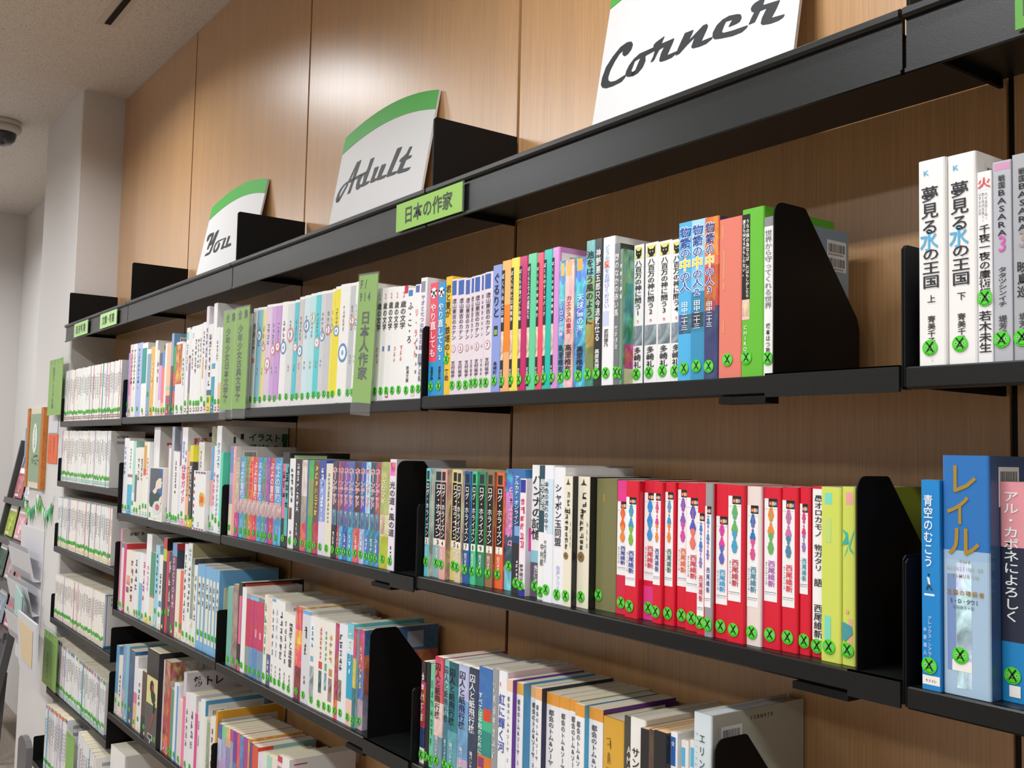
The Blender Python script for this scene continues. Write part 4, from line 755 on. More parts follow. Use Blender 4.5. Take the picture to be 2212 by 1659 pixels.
# ============ second row, bay under the Adult sign
def nov(L, R, T, name, col, **k): return E(L, R, T, name, col, bands=[(0, col), (.30, 'd8ccd0'), (.45, k.pop('mid', col))], a=.62, t=['ぷよの冒険@%s@.95@.5@.7' % k.pop('tc', 'w'), '*3@w@.22@.13@.5'], p=[(.05, .9, .30, .48, '~c8a8a0')], side=col, **k)
def hol(L, R, T, name, col, up, n): return E(L, R, T, name, col, bands=[(0, col), (.34, up)], a=.6, t=['ホーンテッド@d83c58@.94@.55@.8@.5@o', '%s@w@.5@.46@.5' % n, '*3@w@.27@.13@.55'], p=[(.08, .92, .34, .5, '~56789a'), (.12, .72, .56, .93, 'd8405c')][0:1], side=col)
A22 = [
 E(484, 491, 977, 'white book with black dotted column', 'efeeee', p=[(.45, .6, .1, .98, '333333')], rec=.004, t=['*4@333333@.9@.3@.7'], side='90b0a8'), E(491, 498, 964, 'lilac and blue paperback with cream foot', '98a0cc', bands=[(0, 'f0ead8'), (.35, 'b0a8cc'), (.7, '7088c8')]), E(498, 503.6, 963.6, 'tall salmon edged white book with barcode', 'f0a898', side='d4d2d0', dep=.15, bar=1, s=0, t=['*3@f6f6f6@.97@.8@.6']),
 nov(503.6, 513, 987, 'magenta and cream novel', 'c83c8c', mid='b8a8a0', tc='f0e8c0'), nov(513, 524, 986, 'sky blue novel with cartoon band', '4ba3d8'), nov(524, 532.5, 986, 'green novel with cartoon band', '48a45c', tc='e86888'), nov(532.5, 542, 987, 'orange novel with cartoon band', 'ec6a34', tc='e04858'), nov(542, 552, 987, 'scarlet novel with cartoon band', 'd8304c'), nov(552, 561.5, 988, 'azure novel with cartoon band', '4098d0'),
 nov(561.5, 568.7, 988, 'sea green novel with cartoon band', '3eab92', tc='e86888'), nov(568.7, 577, 988, 'purple novel with cartoon band', '8464b4', tc='e87898'), nov(577, 588, 989, 'crimson novel with cartoon band', 'cc2c4c'), nov(588, 603.7, 989, 'thick blue novel with cartoon band', '4499d4', tc='e8f0f8'),
 E(603.7, 619.3, 977, 'tall black novel with pink and aqua letters', '26262a', hard=1, p=[(.1, .5, .3, .88, 'e87898'), (.5, .95, .12, .88, '5cb8b8')], t=['*5@1c1c1c@.86@.4@.5@.72', '*3@26262a@.8@.5@.4@.3'], side='222226', sp=[(.01, .085, .90, .97, 'a8c890')], dep=.14),
 E(619.3, 632, 990, 'white novel with small photo', 'eeeef0', p=[(.1, .6, .32, .45, '~7a5048')], t=['*6@444444@.9@.5@.6', '*2@555555@.2@.1@.4']), E(632, 646, 991, 'black novel with silver streaks', '34343c', a=.5, t=['*8@e8e8ec@.95@.4@.6', '*3@d8d8d8@.3@.15@.5']), E(646, 658, 993, 'vermilion novel', 'e6503a', bands=[(0, 'e6503a'), (.3, 'a89c90'), (.6, 'd8c8c0')], a=.55), E(658, 661.5, 993, 'narrow blue novel', '3c6cb0'), E(661.5, 672, 994, 'grass green novel', '4cae50', bands=[(0, '4cae50'), (.4, '8aa058'), (.8, '4cae50')], a=.8), E(672, 685, 995, 'red novel with yellow letters', 'c42848', bands=[(0, 'c42848'), (.33, '705058')], a=.7, t=['*7@e8d84c@.95@.4@.7']),
 E(685, 698, 994, 'pale blue novel with white title', 'b8c4ec', bands=[(0, 'e0dcf0'), (.35, '8ca4e4'), (.8, '3c54a8')], t=['*6@f4f4ff@.93@.5@.6', '*3@w@.5@.35@.5']), E(698, 713, 1001, 'cream book with fine grey title', 'e8e2cc', hard=1, t=['*12@777777@.9@.35@.5']), 
 hol(713, 724, 996, 'black novel, red outlined letters', '2a2a34', '44445c', '1'), hol(724, 729.5, 997, 'narrow red novel, red outlined letters', 'd03048', 'c04c60', '2'), hol(729.5, 737.5, 997, 'cyan novel, red outlined letters', '3cacd8', '7c4c80', '3'), hol(737.5, 748, 997, 'navy novel, red outlined letters', '3c50b0', '8050a0', '4'), hol(748, 760, 998, 'bright sky novel, red outlined letters', '38a8d8', '4870b8', '5'), hol(760, 773.6, 998, 'orange red novel, red outlined letters', 'e05a44', '54343c', '6'), hol(773.6, 784.5, 998, 'lilac novel, red outlined letters', 'a8b4e0', '3058b0', '7'), hol(784.5, 795, 998, 'azure novel, red outlined letters', '3c84cc', 'a8d8ec', '8'), hol(795, 805.7, 999, 'teal novel, red outlined letters', '3c8c98', '305c70', '9'), hol(805.7, 816, 999, 'royal blue novel, red outlined letters', '3c78c4', 'b03c54', '10'),
 E(816, 835, 997.6, 'chartreuse novel', 'b8c42c', bands=[(0, 'b8c42c'), (.3, 'd8d8a0'), (.5, 'b0b86c')], a=.7, p=[(.1, .55, .32, .5, '~c8b090')], t=['小さなマギ@f0f0c0@.9@.6@.5@.35'], side='a0ac1c'), E(836, 849.6, 991.6, 'pale pink novel with black handwritten title', 'ece4f0', p=[(.1, .9, .85, .97, '~e4508c')], t=['光の道・風の道@333333@.8@.3@.85', '*3@444444@.22@.1@.4'], side='b4b4b8', dep=.145),
]
row(2, 2, A22, 'second row, Adult bay', 'books on the second row under the Adult sign', anchor='divider', xmax=at(851, 1245, Y=Y0).x - .0003)

# ============ second row, bay under the Corner sign
def log(L, R, T, n, name, col, side): return E(L, R, T, '%s paperback numbered %s' % (name, n), col, side=side, sa=.25, p=[(.14, .92, .36, .88, '201c1c'), (.1, .95, .295, .355, 'f2eee0'), (.22, .78, .895, .975, '26302c')], t=['ログ・ホライズン@f0f0ee@.87@.37@.62@.53', '%s@201c1c@.355@.295@.6@.53' % n, '橙乃ままれ@f0f0f0@.27@.12@.45'], s=.135 - (.012 if int(n) > 6 else 0))
def red(L, R, T, name, lz0, lz1, c1, c2, col='dc1e36', **k):
    return E(L, R, T, name, col, hard=1, side=k.pop('side', 'd01830'), p=[(.06, .82, lz0, lz1, 'f3f2f2'), (.1, .78, lz0 + .055, lz0 + .058, '444444'), (.3, .82, lz1 - .052, lz1, '221e1c'), (.34, .50, lz1 - .044, lz1 - .018, 'c8342c'), (.50, .66, lz1 - .044, lz1 - .018, 'e0b43c'), (.66, .80, lz1 - .044, lz1 - .018, '3c78b4'), (.06, .82, lz1 - .0665, lz1 - .0655, '444444')][:7] + [(.43, .47, lz0 + (lz1 - lz0) * .50, lz0 + (lz1 - lz0) * .88, c2)],
        th=[('KODANSHA', '333333', .1, .76, lz0 + .046, .0016), ('BOX', 'f4f4f4', .34, .80, lz1 - .031, .0035)],
        poly=[('o', .45, lz0 + (lz1 - lz0) * f_, r_, c1 if f_ > .67 else c2) for f_, r_ in ((.90, .09), (.87, .14), (.84, .18), (.80, .12), (.75, .08), (.71, .14), (.68, .19), (.64, .15), (.60, .08), (.555, .13), (.52, .18), (.485, .13))],
        t=['西尾維新@%s@%.3f@%.3f@.42@.5' % (k.pop('ac', '3c50a0'), lz0 + (lz1 - lz0) * .40, lz0 + (lz1 - lz0) * .14), '>NISIOISIN@444444@%.3f@%.3f@.12@.2' % (lz0 + (lz1 - lz0) * .38, lz0 + (lz1 - lz0) * .16)], **k)
def mys(L, R, T, n): return E(L, R, T, '%s cream spine with brush title, bronze seal' % n, 'ece6d0', side='1c1c20', poly=[([(.25, .935), (.8, .935), (.58, .95), (.5, .985), (.42, .95)], '3a2c2c'), ('o', .36, .385, .28, '8a6f42'), ('o', .36, .385, .10, '6a522c')], t=['*3@333333@.88@.7@.42@.6', '*7@2a2a2a@.76@.43@.62@.4', '*4@777777@.66@.45@.16@.85'])
C23 = [
 log(910, 924, 1011, '2', 'cyan', '68cbd8', 'c8c4ac'), log(932, 946, 1012.5, '3', 'grey blue', '93b4b8', '8ca4a8'), log(947, 959.5, 1013, '4', 'rose pink', 'eaa9a4', 'b09880'), log(970.4, 980.8, 1014, '5', 'straw yellow', 'e6d48c', 'd8c888'), log(980.8, 993, 1016, '6', 'beige', 'd8c8a0', 'd0c298'), log(998, 1011, 1017.5, '7', 'royal blue', '2c5ca4', '2c5ca4'), log(1014, 1025, 1018, '8', 'mint', '4cc894', '40b484'), log(1028, 1044, 1018.6, '9', 'forest green', '2f8a64', '389a70'), log(1046.5, 1062, 1019.5, '10', 'brown', '98704c', '8c6444'), log(1067, 1082, 1020.5, '11', 'orange', 'ee6a34', 'e06030'),
 E(1088, 1102, 1012.5, 'blue and pink illustrated paperback', '4c88c8', bands=[(0, '70c4d8'), (.2, '3c5c70'), (.45, 'c87cb4'), (.8, '3c80c4')], a=.45, t=['*7@f8a8d8@.85@.35@.5'], s=.2), E(1103, 1118, 1013, 'dark blue book with white vertical title', '2c5894', bands=[(0, '2c2c34'), (.4, '2c4a78'), (.7, '3c74b4')], t=['アルカナ・オンライン@w@.95@.55@.4@.35', '*4@c8d8f0@.9@.6@.3@.8', '*5@w@.27@.1@.4'], p=[(.2, .7, .46, .54, '7cacd8')], side='3c84c4', dep=.14),
 E(1118.7, 1132, 1033.5, 'white book with pink title and navy top', 'f4e8ee', side='d8d0d8', bands=[(0, '3434a0'), (.06, 'f4e8ee')], p=[(.08, .92, .88, .99, '34389c')], t=['*6@e4305c@.84@.4@.8', '時海結以@333333@.27@.13@.6'], sp=[(.003, .028, .15, .9, 'd8d0d8'), (.006, .03, .38, .58, 'e848a4')]),
 E(1144, 1159.7, 1004, 'white novel with pink splash and slate foot', 'eeeeee', bands=[(0, '5c5464'), (.26, '8cc4d4'), (.35, 'eeeeee')], t=['ハンナの記憶@2c2c34@.93@.43@.9', '長江優子@f0f0f0@.24@.11@.6']), E(1159.7, 1170.5, 1005, 'white novel with dark teal cap', 'f0f0ee', bands=[(0, 'f0f0ee'), (.5, '2c505c')], t=['星空放浪記@w@.9@.66@.7', '中村航@555555@.42@.25@.4'], s=.06), E(1170.5, 1191, 1004.6, 'white hardcover with pale blue ribbon', 'eef1f5', hard=1, p=[(.3, .98, .5, .9, 'cfe4f0')], t=['金色の流れの中で@444a54@.88@.52@.4@.3', '中村真里子@666666@.45@.28@.25@.25'], side='dcdde0', dep=.15, st=[('小ノルウェー文学', '555555', .05, .006, .935)], s=.09),
 E(1193, 1213, 1009, 'white novel with bold brush title', 'f1f0f4', t=['シャボン玉同盟@2c2c30@.88@.42@.62@.42', '梨屋アリエ@b8c8e8@.28@.1@.35'], s=.07),
 mys(1214, 1232, 1028, 'first'), mys(1244, 1262, 1029, 'second'),
 E(1284, 1316, 1033, 'olive green hardcover with rubbed gold title', '7e7c52', hard=1, side='4c5450', p=[(.35, .42, .82, .88, 'a88c3c'), (.32, .38, .5, .7, '8c8454')], s=.11, sx=.2, dep=.14),
 red(1329.3, 1348, 1037, 'pink capped red book with low label', .29, .84, 'e8683c', 'e88c3c', bands=[(0, 'd82848'), (.84, 'e83c90')]), red(1348, 1366.7, 1038, 'red book with green and blue label print', .23, .88, '3c98c8', '7cb83c'), red(1387.6, 1408, 1037, 'rose red book with blue label print', .28, .91, '3c8cd8', '4494d8', ac='dc3c54', bands=[(0, 'e03c88'), (.24, 'd81c38')]), red(1408, 1428, 1041, 'red book with pink and orange label print', .27, .92, 'dc4c8c', 'ec8c3c', side='d82c48'), red(1433, 1456, 1041, 'red book with teal name on the label', .27, .93, '3c9cc8', 'ec8c3c', ac='3c7c64'), red(1460, 1478, 1042, 'red book with violet print and orange name', .28, .95, '8460c0', 'd44cac', ac='ec6a3c'), red(1479, 1502.7, 1043, 'red book with violet print and red name', .26, .90, '5c58bc', 'e8786c', ac='d83c54'), red(1503.6, 1520, 1043, 'red book with very low label', .12, .80, '4c7cc8', '8c78cc', ac='d83c54'), red(1520, 1537.7, 1044, 'silver grey book with blue violet label', .19, .85, '4c8ccc', '7c78cc', col='9c9a9c', side='c81830'), red(1543.7, 1568.5, 1045, 'red book with magenta and sky label', .22, .79, 'e8409c', '6468bc', ac='3ca4d8'), red(1569.4, 1606, 1047, 'widest red book with broad label', .26, .93, '6cb45c', '4ca0c8', ac='c83c4c'),
 red(1611, 1643, 1050, 'pale pink book among the red ones', .24, .88, '2c78b8', 'e0508c', col='ecdcd6', side='e880a8', ac='3c8ca4'), red(1648, 1685, 1052, 'red book with orange and green label print', .29, .93, 'ec8c3c', '6cb05c', ac='b464b0'), red(1687, 1722.5, 1052, 'red book with mauve and teal label print', .27, .92, 'cc74a4', '4c88a8', ac='e83c54'), red(1726, 1749, 1052, 'red book with teal name, last of the labelled', .36, .90, 'e03c78', '9c74c0', ac='3c9cac'),
 E(1752, 1771.8, 1050, 'red edged white spine with black title', 'd81f38', p=[(.1, .88, .1, .985, 'f4f3f3')], t=['愚オロカモノ@333333@.95@.7@.55', '物ガタリ@333333@.66@.5@.55', '語@333333@.46@.41@.6', '西尾維新@333333@.31@.11@.6'], s=.065, hard=1),
 E(1772.7, 1817, 1051, 'lime yellow book with turquoise marks', 'd3de62', p=[(.2, .55, .90, .965, '7cdcc0'), (.25, .5, .68, .82, 'c0dc7c'), (.2, .5, .12, .26, '7cdcc0')], s=.085, hard=1, dep=.14), E(1818.7, 1848, 1051, 'lime yellow book with turquoise pinwheel', 'd3de62', p=[(.3, .85, .90, .97, 'f0a8a0'), (.5, .8, .12, .26, 'ecac94')], poly=[([(.5, .68), (.05, .76), (.45, .74)], '3fc0a0'), ([(.5, .68), (.98, .77), (.62, .66)], '5cd0b4'), ([(.5, .68), (.95, .62), (.60, .64)], '3fc0a0'), ([(.5, .68), (.12, .59), (.40, .64)], '5cd0b4'), ([(.5, .68), (.02, .67), (.3, .72)], '46b49c'), ([(.05, .24), (.75, .22), (.82, .18), (.25, .13), (.05, .14)], '4c9ca4'), ('o', .42, .30, .12, 'f0a890')], s=.085, side='8f9a2c', hard=1, dep=.14),
]
row(2, 3, C23, 'second row, Corner bay', 'books on the second row under the Corner sign', anchor='divider', xmax=at(1850, 1500, Y=Y0).x - .0003)
row(2, 4, [
 E(1991.7, 2032.5, 1036, 'bright blue paperback with white title and running figure', '1e88d0', t=['青空のむこう@f0f4f8@.93@.58@.5@.4', 'アレックス・シアラー@c8dcf0@.35@.14@.22@.45', '金原瑞人訳@c8dcf0@.3@.12@.18@.2'], p=[(.15, .70, .445, .455, 'e8f0f8'), (.04, .96, .025, .068, 'f2efe8')], poly=[('o', .40, .545, .06, '2c2824'), ([(.3, .535), (.45, .53), (.5, .50), (.42, .495), (.36, .51)], 'e8e4e4'), ([(.42, .50), (.5, .49), (.62, .475), (.55, .472), (.4, .49), (.3, .47), (.25, .475), (.36, .50)], '3a3c4a')], s=.115, p_=0, th=[('933シ', '444444', .2, .8, .045, .003)], side='1a6cb0'),
 E(2038, 2141, 983, 'thick blue and white hardcover with gold katakana title', '2c70b4', hard=1, bands=[(0, 'a8c4dc'), (.56, '9cbcd8'), (.60, '2c74bc')], side='38547c', t=['レ@a8862f@.975@.83@.66@.45', 'イ@a8862f@.84@.70@.56@.36', 'ル@a8862f@.71@.57@.70@.46'], th=[('THE', 'b8b088', .35, .62, .555, .0045), ('ASSASSINS OF', 'b8b088', .1, .88, .525, .0050), ('TAMURIN', 'b8b088', .18, .78, .495, .0050), ('王国の暗殺者', 'a8802c', .08, .9, .425, .0052), ('S・D・タワー', '444c58', .15, .78, .39, .0050), ('西田佳子=訳', '7c8c98', .22, .68, .365, .0032)], p=[(.3, .62, .03, .55, '~bcd4e8'), (.1, .28, .1, .5, '7a94c4'), (.2, .62, .10, .145, 'f0eeea')], s=.165, sx=.38, dep=.145, bar=1),
 E(2163, 2225, 1040, 'pink and navy book cut by frame edge', '2c3044', hard=1, bands=[(0, '1e88c8'), (.27, '2c3044'), (.7, 'e89ca4')], t=['アル・カポネによろしく@e8f4f4@.96@.36@.55@.42'], s=.12, cl='f4f2ec', dep=.13),
], 'second row, end bay', 'books on the second row past the Corner sign', anchor='divider', base=0.004)

# ============ third row, bay under the Young sign
def bun2(L, R, T, n): return E(L, R, T, '%s sky blue volume with cream stripe' % n, '78b2dc', p=[(.35, .95, .10, .86, 'e6e2cc')], t=['*3@555555@.8@.5@.5@.65'], side='6fa8d4', s=.2, sx=.65)
Y31 = [
 E(253.5, 257, 1141, 'tall pink edged white book with boxed title', 'd88cac', side='d0cdca', dep=.16, st=[('自傷行為', '3c3c3c', .022, .011, .93)], cl=T2), E(257, 262, 1172, 'ivory book with teal top', 'ece6dc', bands=[(0, 'ece6dc'), (.93, '3c9c94')], cl=T2), E(262, 267.6, 1173, 'raspberry and white book', 'd43c7c', cl=T2, side='d83c44', dep=.13),
 E(267.6, 286, 1187, 'cream book with cocoa coloured drawing', 'eee4d8', p=[(.1, .5, .45, .6, '~c08c78'), (.1, .4, .33, .42, '~8c5c5c')], t=['*5@6c5c54@.88@.2@.4@.7'], cl=T2), E(287, 292.7, 1192, 'white book with dark blue title', 'e8e8ec', t=['*4@34406c@.9@.4@.8'], cl='d04040'), E(292.7, 296.5, 1192, 'green striped white book', 'dfe6dc', cl='d04040'), E(296.5, 304, 1194, 'white and sky blue book', 'eaf0f4', bands=[(0, '6cb8dc'), (.55, 'eaf0f4')], cl='e0cc40'), E(304, 309, 1197, 'raspberry lettered white book', 'f0e4e8', t=['*5@cc2c5c@.9@.3@.8'], cl='e0cc40'),
 E(309, 319.7, 1152.5, 'tall white book with coral title', 'eef0f2', t=['*5@e8788c@.65@.35@.6'], bands=[(0, 'e6d88c'), (.08, 'eef0f2')], side='d6d6d4', dep=.15, cl='e0cc40'), E(319.7, 329, 1192, 'green boarded book with cream foot', '3f946c', bands=[(0, 'e6e0c8'), (.38, 'b8785c'), (.41, '3f946c')], cl='e0cc40'), E(329, 338, 1176.6, 'light blue book with dark title', 'a0d0e4', t=['*7@3c6c94@.9@.4@.6'], cl='e0cc40', s=.2), E(338, 345.7, 1198, 'white book with blue drop', 'eceeea', p=[(.2, .9, .3, .38, '3c94c4')], t=['*4@444444@.75@.45@.7'], cl='e8cc30', s=.2),
 E(345.7, 353, 1161, 'tall black book', '2c2c2c', bands=[(0, '2c2c2c'), (.75, 'b8c83c'), (.88, 'c83c44')], side='1e1e1e', dep=.155, cl='e8cc30', s=.2), E(353, 359, 1190, 'crimson narrow book', 'c42c4c', s=.25), E(359, 365, 1192, 'dark book with white characters', '38343c', t=['*4@e8e8e8@.9@.2@.8'], s=.25), E(365, 374.6, 1172, 'plum book with spaced white letters', '8a3c5c', bands=[(0, '8a3c5c'), (.45, '7a4464'), (.86, '6c9ccc')], t=['DOCTOR犬@e8d8e0@.85@.3@.6'], side='3c4858', sp=[(.0, .12, .93, 1, 'b82c3c')], dep=.12, cl='e8cc30'),
 E(374.6, 384, 1228.7, 'cream narrow book', 'ece4d0', s=.2, cl='e8cc30'), E(384, 391, 1232, 'vermilion and cream book', 'e66a58', bands=[(0, 'e8dcc8'), (.1, 'e66a58')], cl='e8cc30', s=.2), E(391, 398, 1174, 'white book with black printed columns', 'eef0f0', t=['*9@333333@.9@.2@.5'], cl='e8cc30'), E(398, 406.5, 1172.8, 'tall beige backed book with two barcodes', 'eef0ee', t=['NHK@5ca0cc@.95@.82@.7', '*8@333333@.78@.3@.6'], side='a8a27c', dep=.172, bar=.86, cl='e8cc30'),
 E(406.5, 413, 1205.6, 'grey photographic book', '94a294', a=.5, side='4c4c50', bands=[(0, 'eceade'), (.3, '8c9c8c')], cl='e8cc30'), E(413, 420, 1220, 'white book with faint title', 'ecebe4', t=['*5@888888@.9@.3@.6'], cl='e8cc30'),
 bun2(420, 428.6, 1218, 'first'), bun2(428.6, 436, 1220, 'second'), bun2(436, 445, 1223, 'third'), bun2(445, 452, 1226, 'fourth'), bun2(452, 459.5, 1229, 'fifth'), dict(bun2(459.5, 467, 1231, 'sixth'), dep=.15, sp=[(.012, .12, .0, .80, 'd8cf98'), (.016, .115, .0, .78, '9cbcc8'), (.019, .112, .0, .77, 'd8cf9c')]),
]
row(3, 1, Y31, 'third row, Young bay', 'books on the third row under the Young sign')
# ============ third row, bay under the Adult sign
def bl(L, R, T, name, col, tc='44444c', ttl='*6', **k): return E(L, R, T, name, col, t=['%s@%s@.9@.35@.5' % (ttl, tc), '*3@666666@.26@.12@.35'], **k)
A32 = [
 E(486.5, 497.5, 1266, 'sea green paperback', '74b4a8'), E(497.5, 509, 1261, 'brown illustrated paperback', 'a08478', a=.45), E(509, 517, 1257, 'tall black book with pink strip', '2a262a', p=[(.3, .95, .3, .85, 'e87094'), (.3, .95, .0, .08, 'e87094')], side='1e1c1e', dep=.15, sp=[(.006, .12, .95, .985, 'b83c34')]), E(517, 526, 1267.5, 'plain white hardcover', 'f0eff0', side='e8e8e6', dep=.135),
 E(526, 535, 1283, 'crimson book with grey foot', 'c82c54', bands=[(0, '8c9c98'), (.35, 'c82c54'), (.95, '8ca8b8')]), E(535, 543, 1286, 'crimson book with blue foot', 'c42c5c', bands=[(0, '6c98c8'), (.36, 'c42c5c'), (.95, '7cc0e0')], a=.9), E(543, 552.6, 1288, 'magenta book with blue foot', 'c02c64', bands=[(0, '5c8cc4'), (.36, 'c02c64'), (.95, '7cc0e0')], a=.85, p=[(.4, .7, .5, .6, '~d88cb0')]), E(552.6, 564.7, 1292, 'rose red book with blue foot', 'cc2c58', bands=[(0, '7c98b8'), (.36, 'cc2c58'), (.96, '5c9488')], a=.9, p=[(.3, .6, .5, .58, 'e8a8b8')]),
 E(564.7, 572.5, 1284, 'pale green lettered white book', 'e4ecdc', t=['*5@6ca878@.92@.3@.7']), E(572.5, 581.5, 1290, 'cream book with indigo foot', 'f0dccc', bands=[(0, '5c5c94'), (.35, 'f0dccc')], a=.9, t=['*3@w@.3@.08@.8']), bl(581.5, 589, 1293, 'white novel with blue cap', 'f0f0ec', bands=[(0, 'f0f0ec'), (.97, '5cb0dc')]), bl(589, 597, 1294, 'plain white novel', 'f0f0f0', '9cb4cc'), bl(597, 608.7, 1298, 'white novel with slanted title', 'f1f0ee', '4c4c54', side='dcdcda', dep=.15, bar=1), bl(608.7, 616.4, 1320.5, 'short white novel', 'f0efeb', '333333'), bl(616.4, 631, 1325.7, 'short white novel with bold title', 'f1f0ec', '333333', '蜜蜂と遠雷'),
 E(633.7, 646, 1309, 'flame orange novel', 'd8442c', a=.55, bands=[(0, '8c2c34'), (.35, 'e8502c'), (.6, 'ecab2c'), (.75, 'd83c2c')], side='d8a040', dep=.14), E(646.7, 664, 1316.6, 'silver white novel with dark title', 'dcdde0', hard=1, t=['*2@34343c@.85@.5@.4', '*2@555555@.3@.2@.3'], bands=[(0, 'dcdde0'), (.96, '6cb0e8')], side='c8c6bc', dep=.145),
 E(664, 682, 1329.5, 'white novel with blue oval', 'f0eee8', hard=1, p=[(.1, .6, .68, .95, 'eef2f6'), (.15, .5, .5, .56, '7cb0d0'), (.1, .6, .08, .45, '~a8b0b8')], t=['*4@4c98cc@.9@.66@.35@.35']), E(682, 695, 1336, 'white novel with red title and oval', 'efece4', hard=1, p=[(.2, .8, .46, .54, 'd84c54'), (.25, .75, .2, .44, '~58807c')], t=['*7@d84c5c@.92@.56@.5']), E(695, 704, 1341, 'white novel with green title', 'f0ede4', hard=1, p=[(.2, .8, .46, .54, '5cb084'), (.2, .8, .25, .44, '~7cacc8')], t=['*6@4cb07c@.9@.56@.6']), E(704, 718.5, 1343, 'white novel with amber title', 'f0ede4', hard=1, p=[(.2, .7, .42, .5, 'c88c5c'), (.15, .7, .15, .4, '~a88c80')], t=['*4@e8a040@.88@.56@.5@.4']),
 E(718.5, 726, 1346, 'red illustrated novel', 'c84c4c', a=.5, bands=[(0, 'e86c2c'), (.2, 'b03c4c')], dep=.12), E(726, 744.4, 1346, 'white novel with running child', 'e8ebf0', hard=1, p=[(.05, .45, .2, .42, '~9c8070')], t=['*5@4c4c54@.9@.5@.4@.3']), E(744.4, 757, 1345, 'turquoise swimming novel', '2ca0c4', bands=[(0, 'f0c8b8'), (.26, '30a4c8'), (.7, 'd8e8ec'), (.85, '78ccd8')], side='5cbcc8', dep=.15, t=['*6@f4fafa@.92@.5@.6']), E(757.5, 764, 1356.7, 'red, yellow and teal novel', 'dc5058', a=.7, bands=[(0, '3c7c84'), (.4, 'd8c04c'), (.7, 'c83c58')], side='8cc0b8', dep=.14), E(770, 781, 1359, 'violet and blue novel with glowing cover', '7c84b8', a=.7, bands=[(0, 'c8a8b8'), (.3, '5c74c0'), (.6, 'c84c7c')], side='4c7cac', sbands=[(0, 'a8a0b0'), (.15, '8c8ca0'), (.35, 'b0684c'), (.62, 'c8704c'), (.75, '3c6c98')], dep=.158, t=['*5@e8d84c@.85@.4@.6'], sp=[(.012, .02, .72, .95, 'dcd8d8'), (.09, .125, .78, .95, 'a8b4c0')]),
]
row(3, 2, A32, 'third row, Adult bay', 'books on the third row under the Adult sign', anchor='divider', xmax=at(792, 1605, Y=Y0).x - .0003)
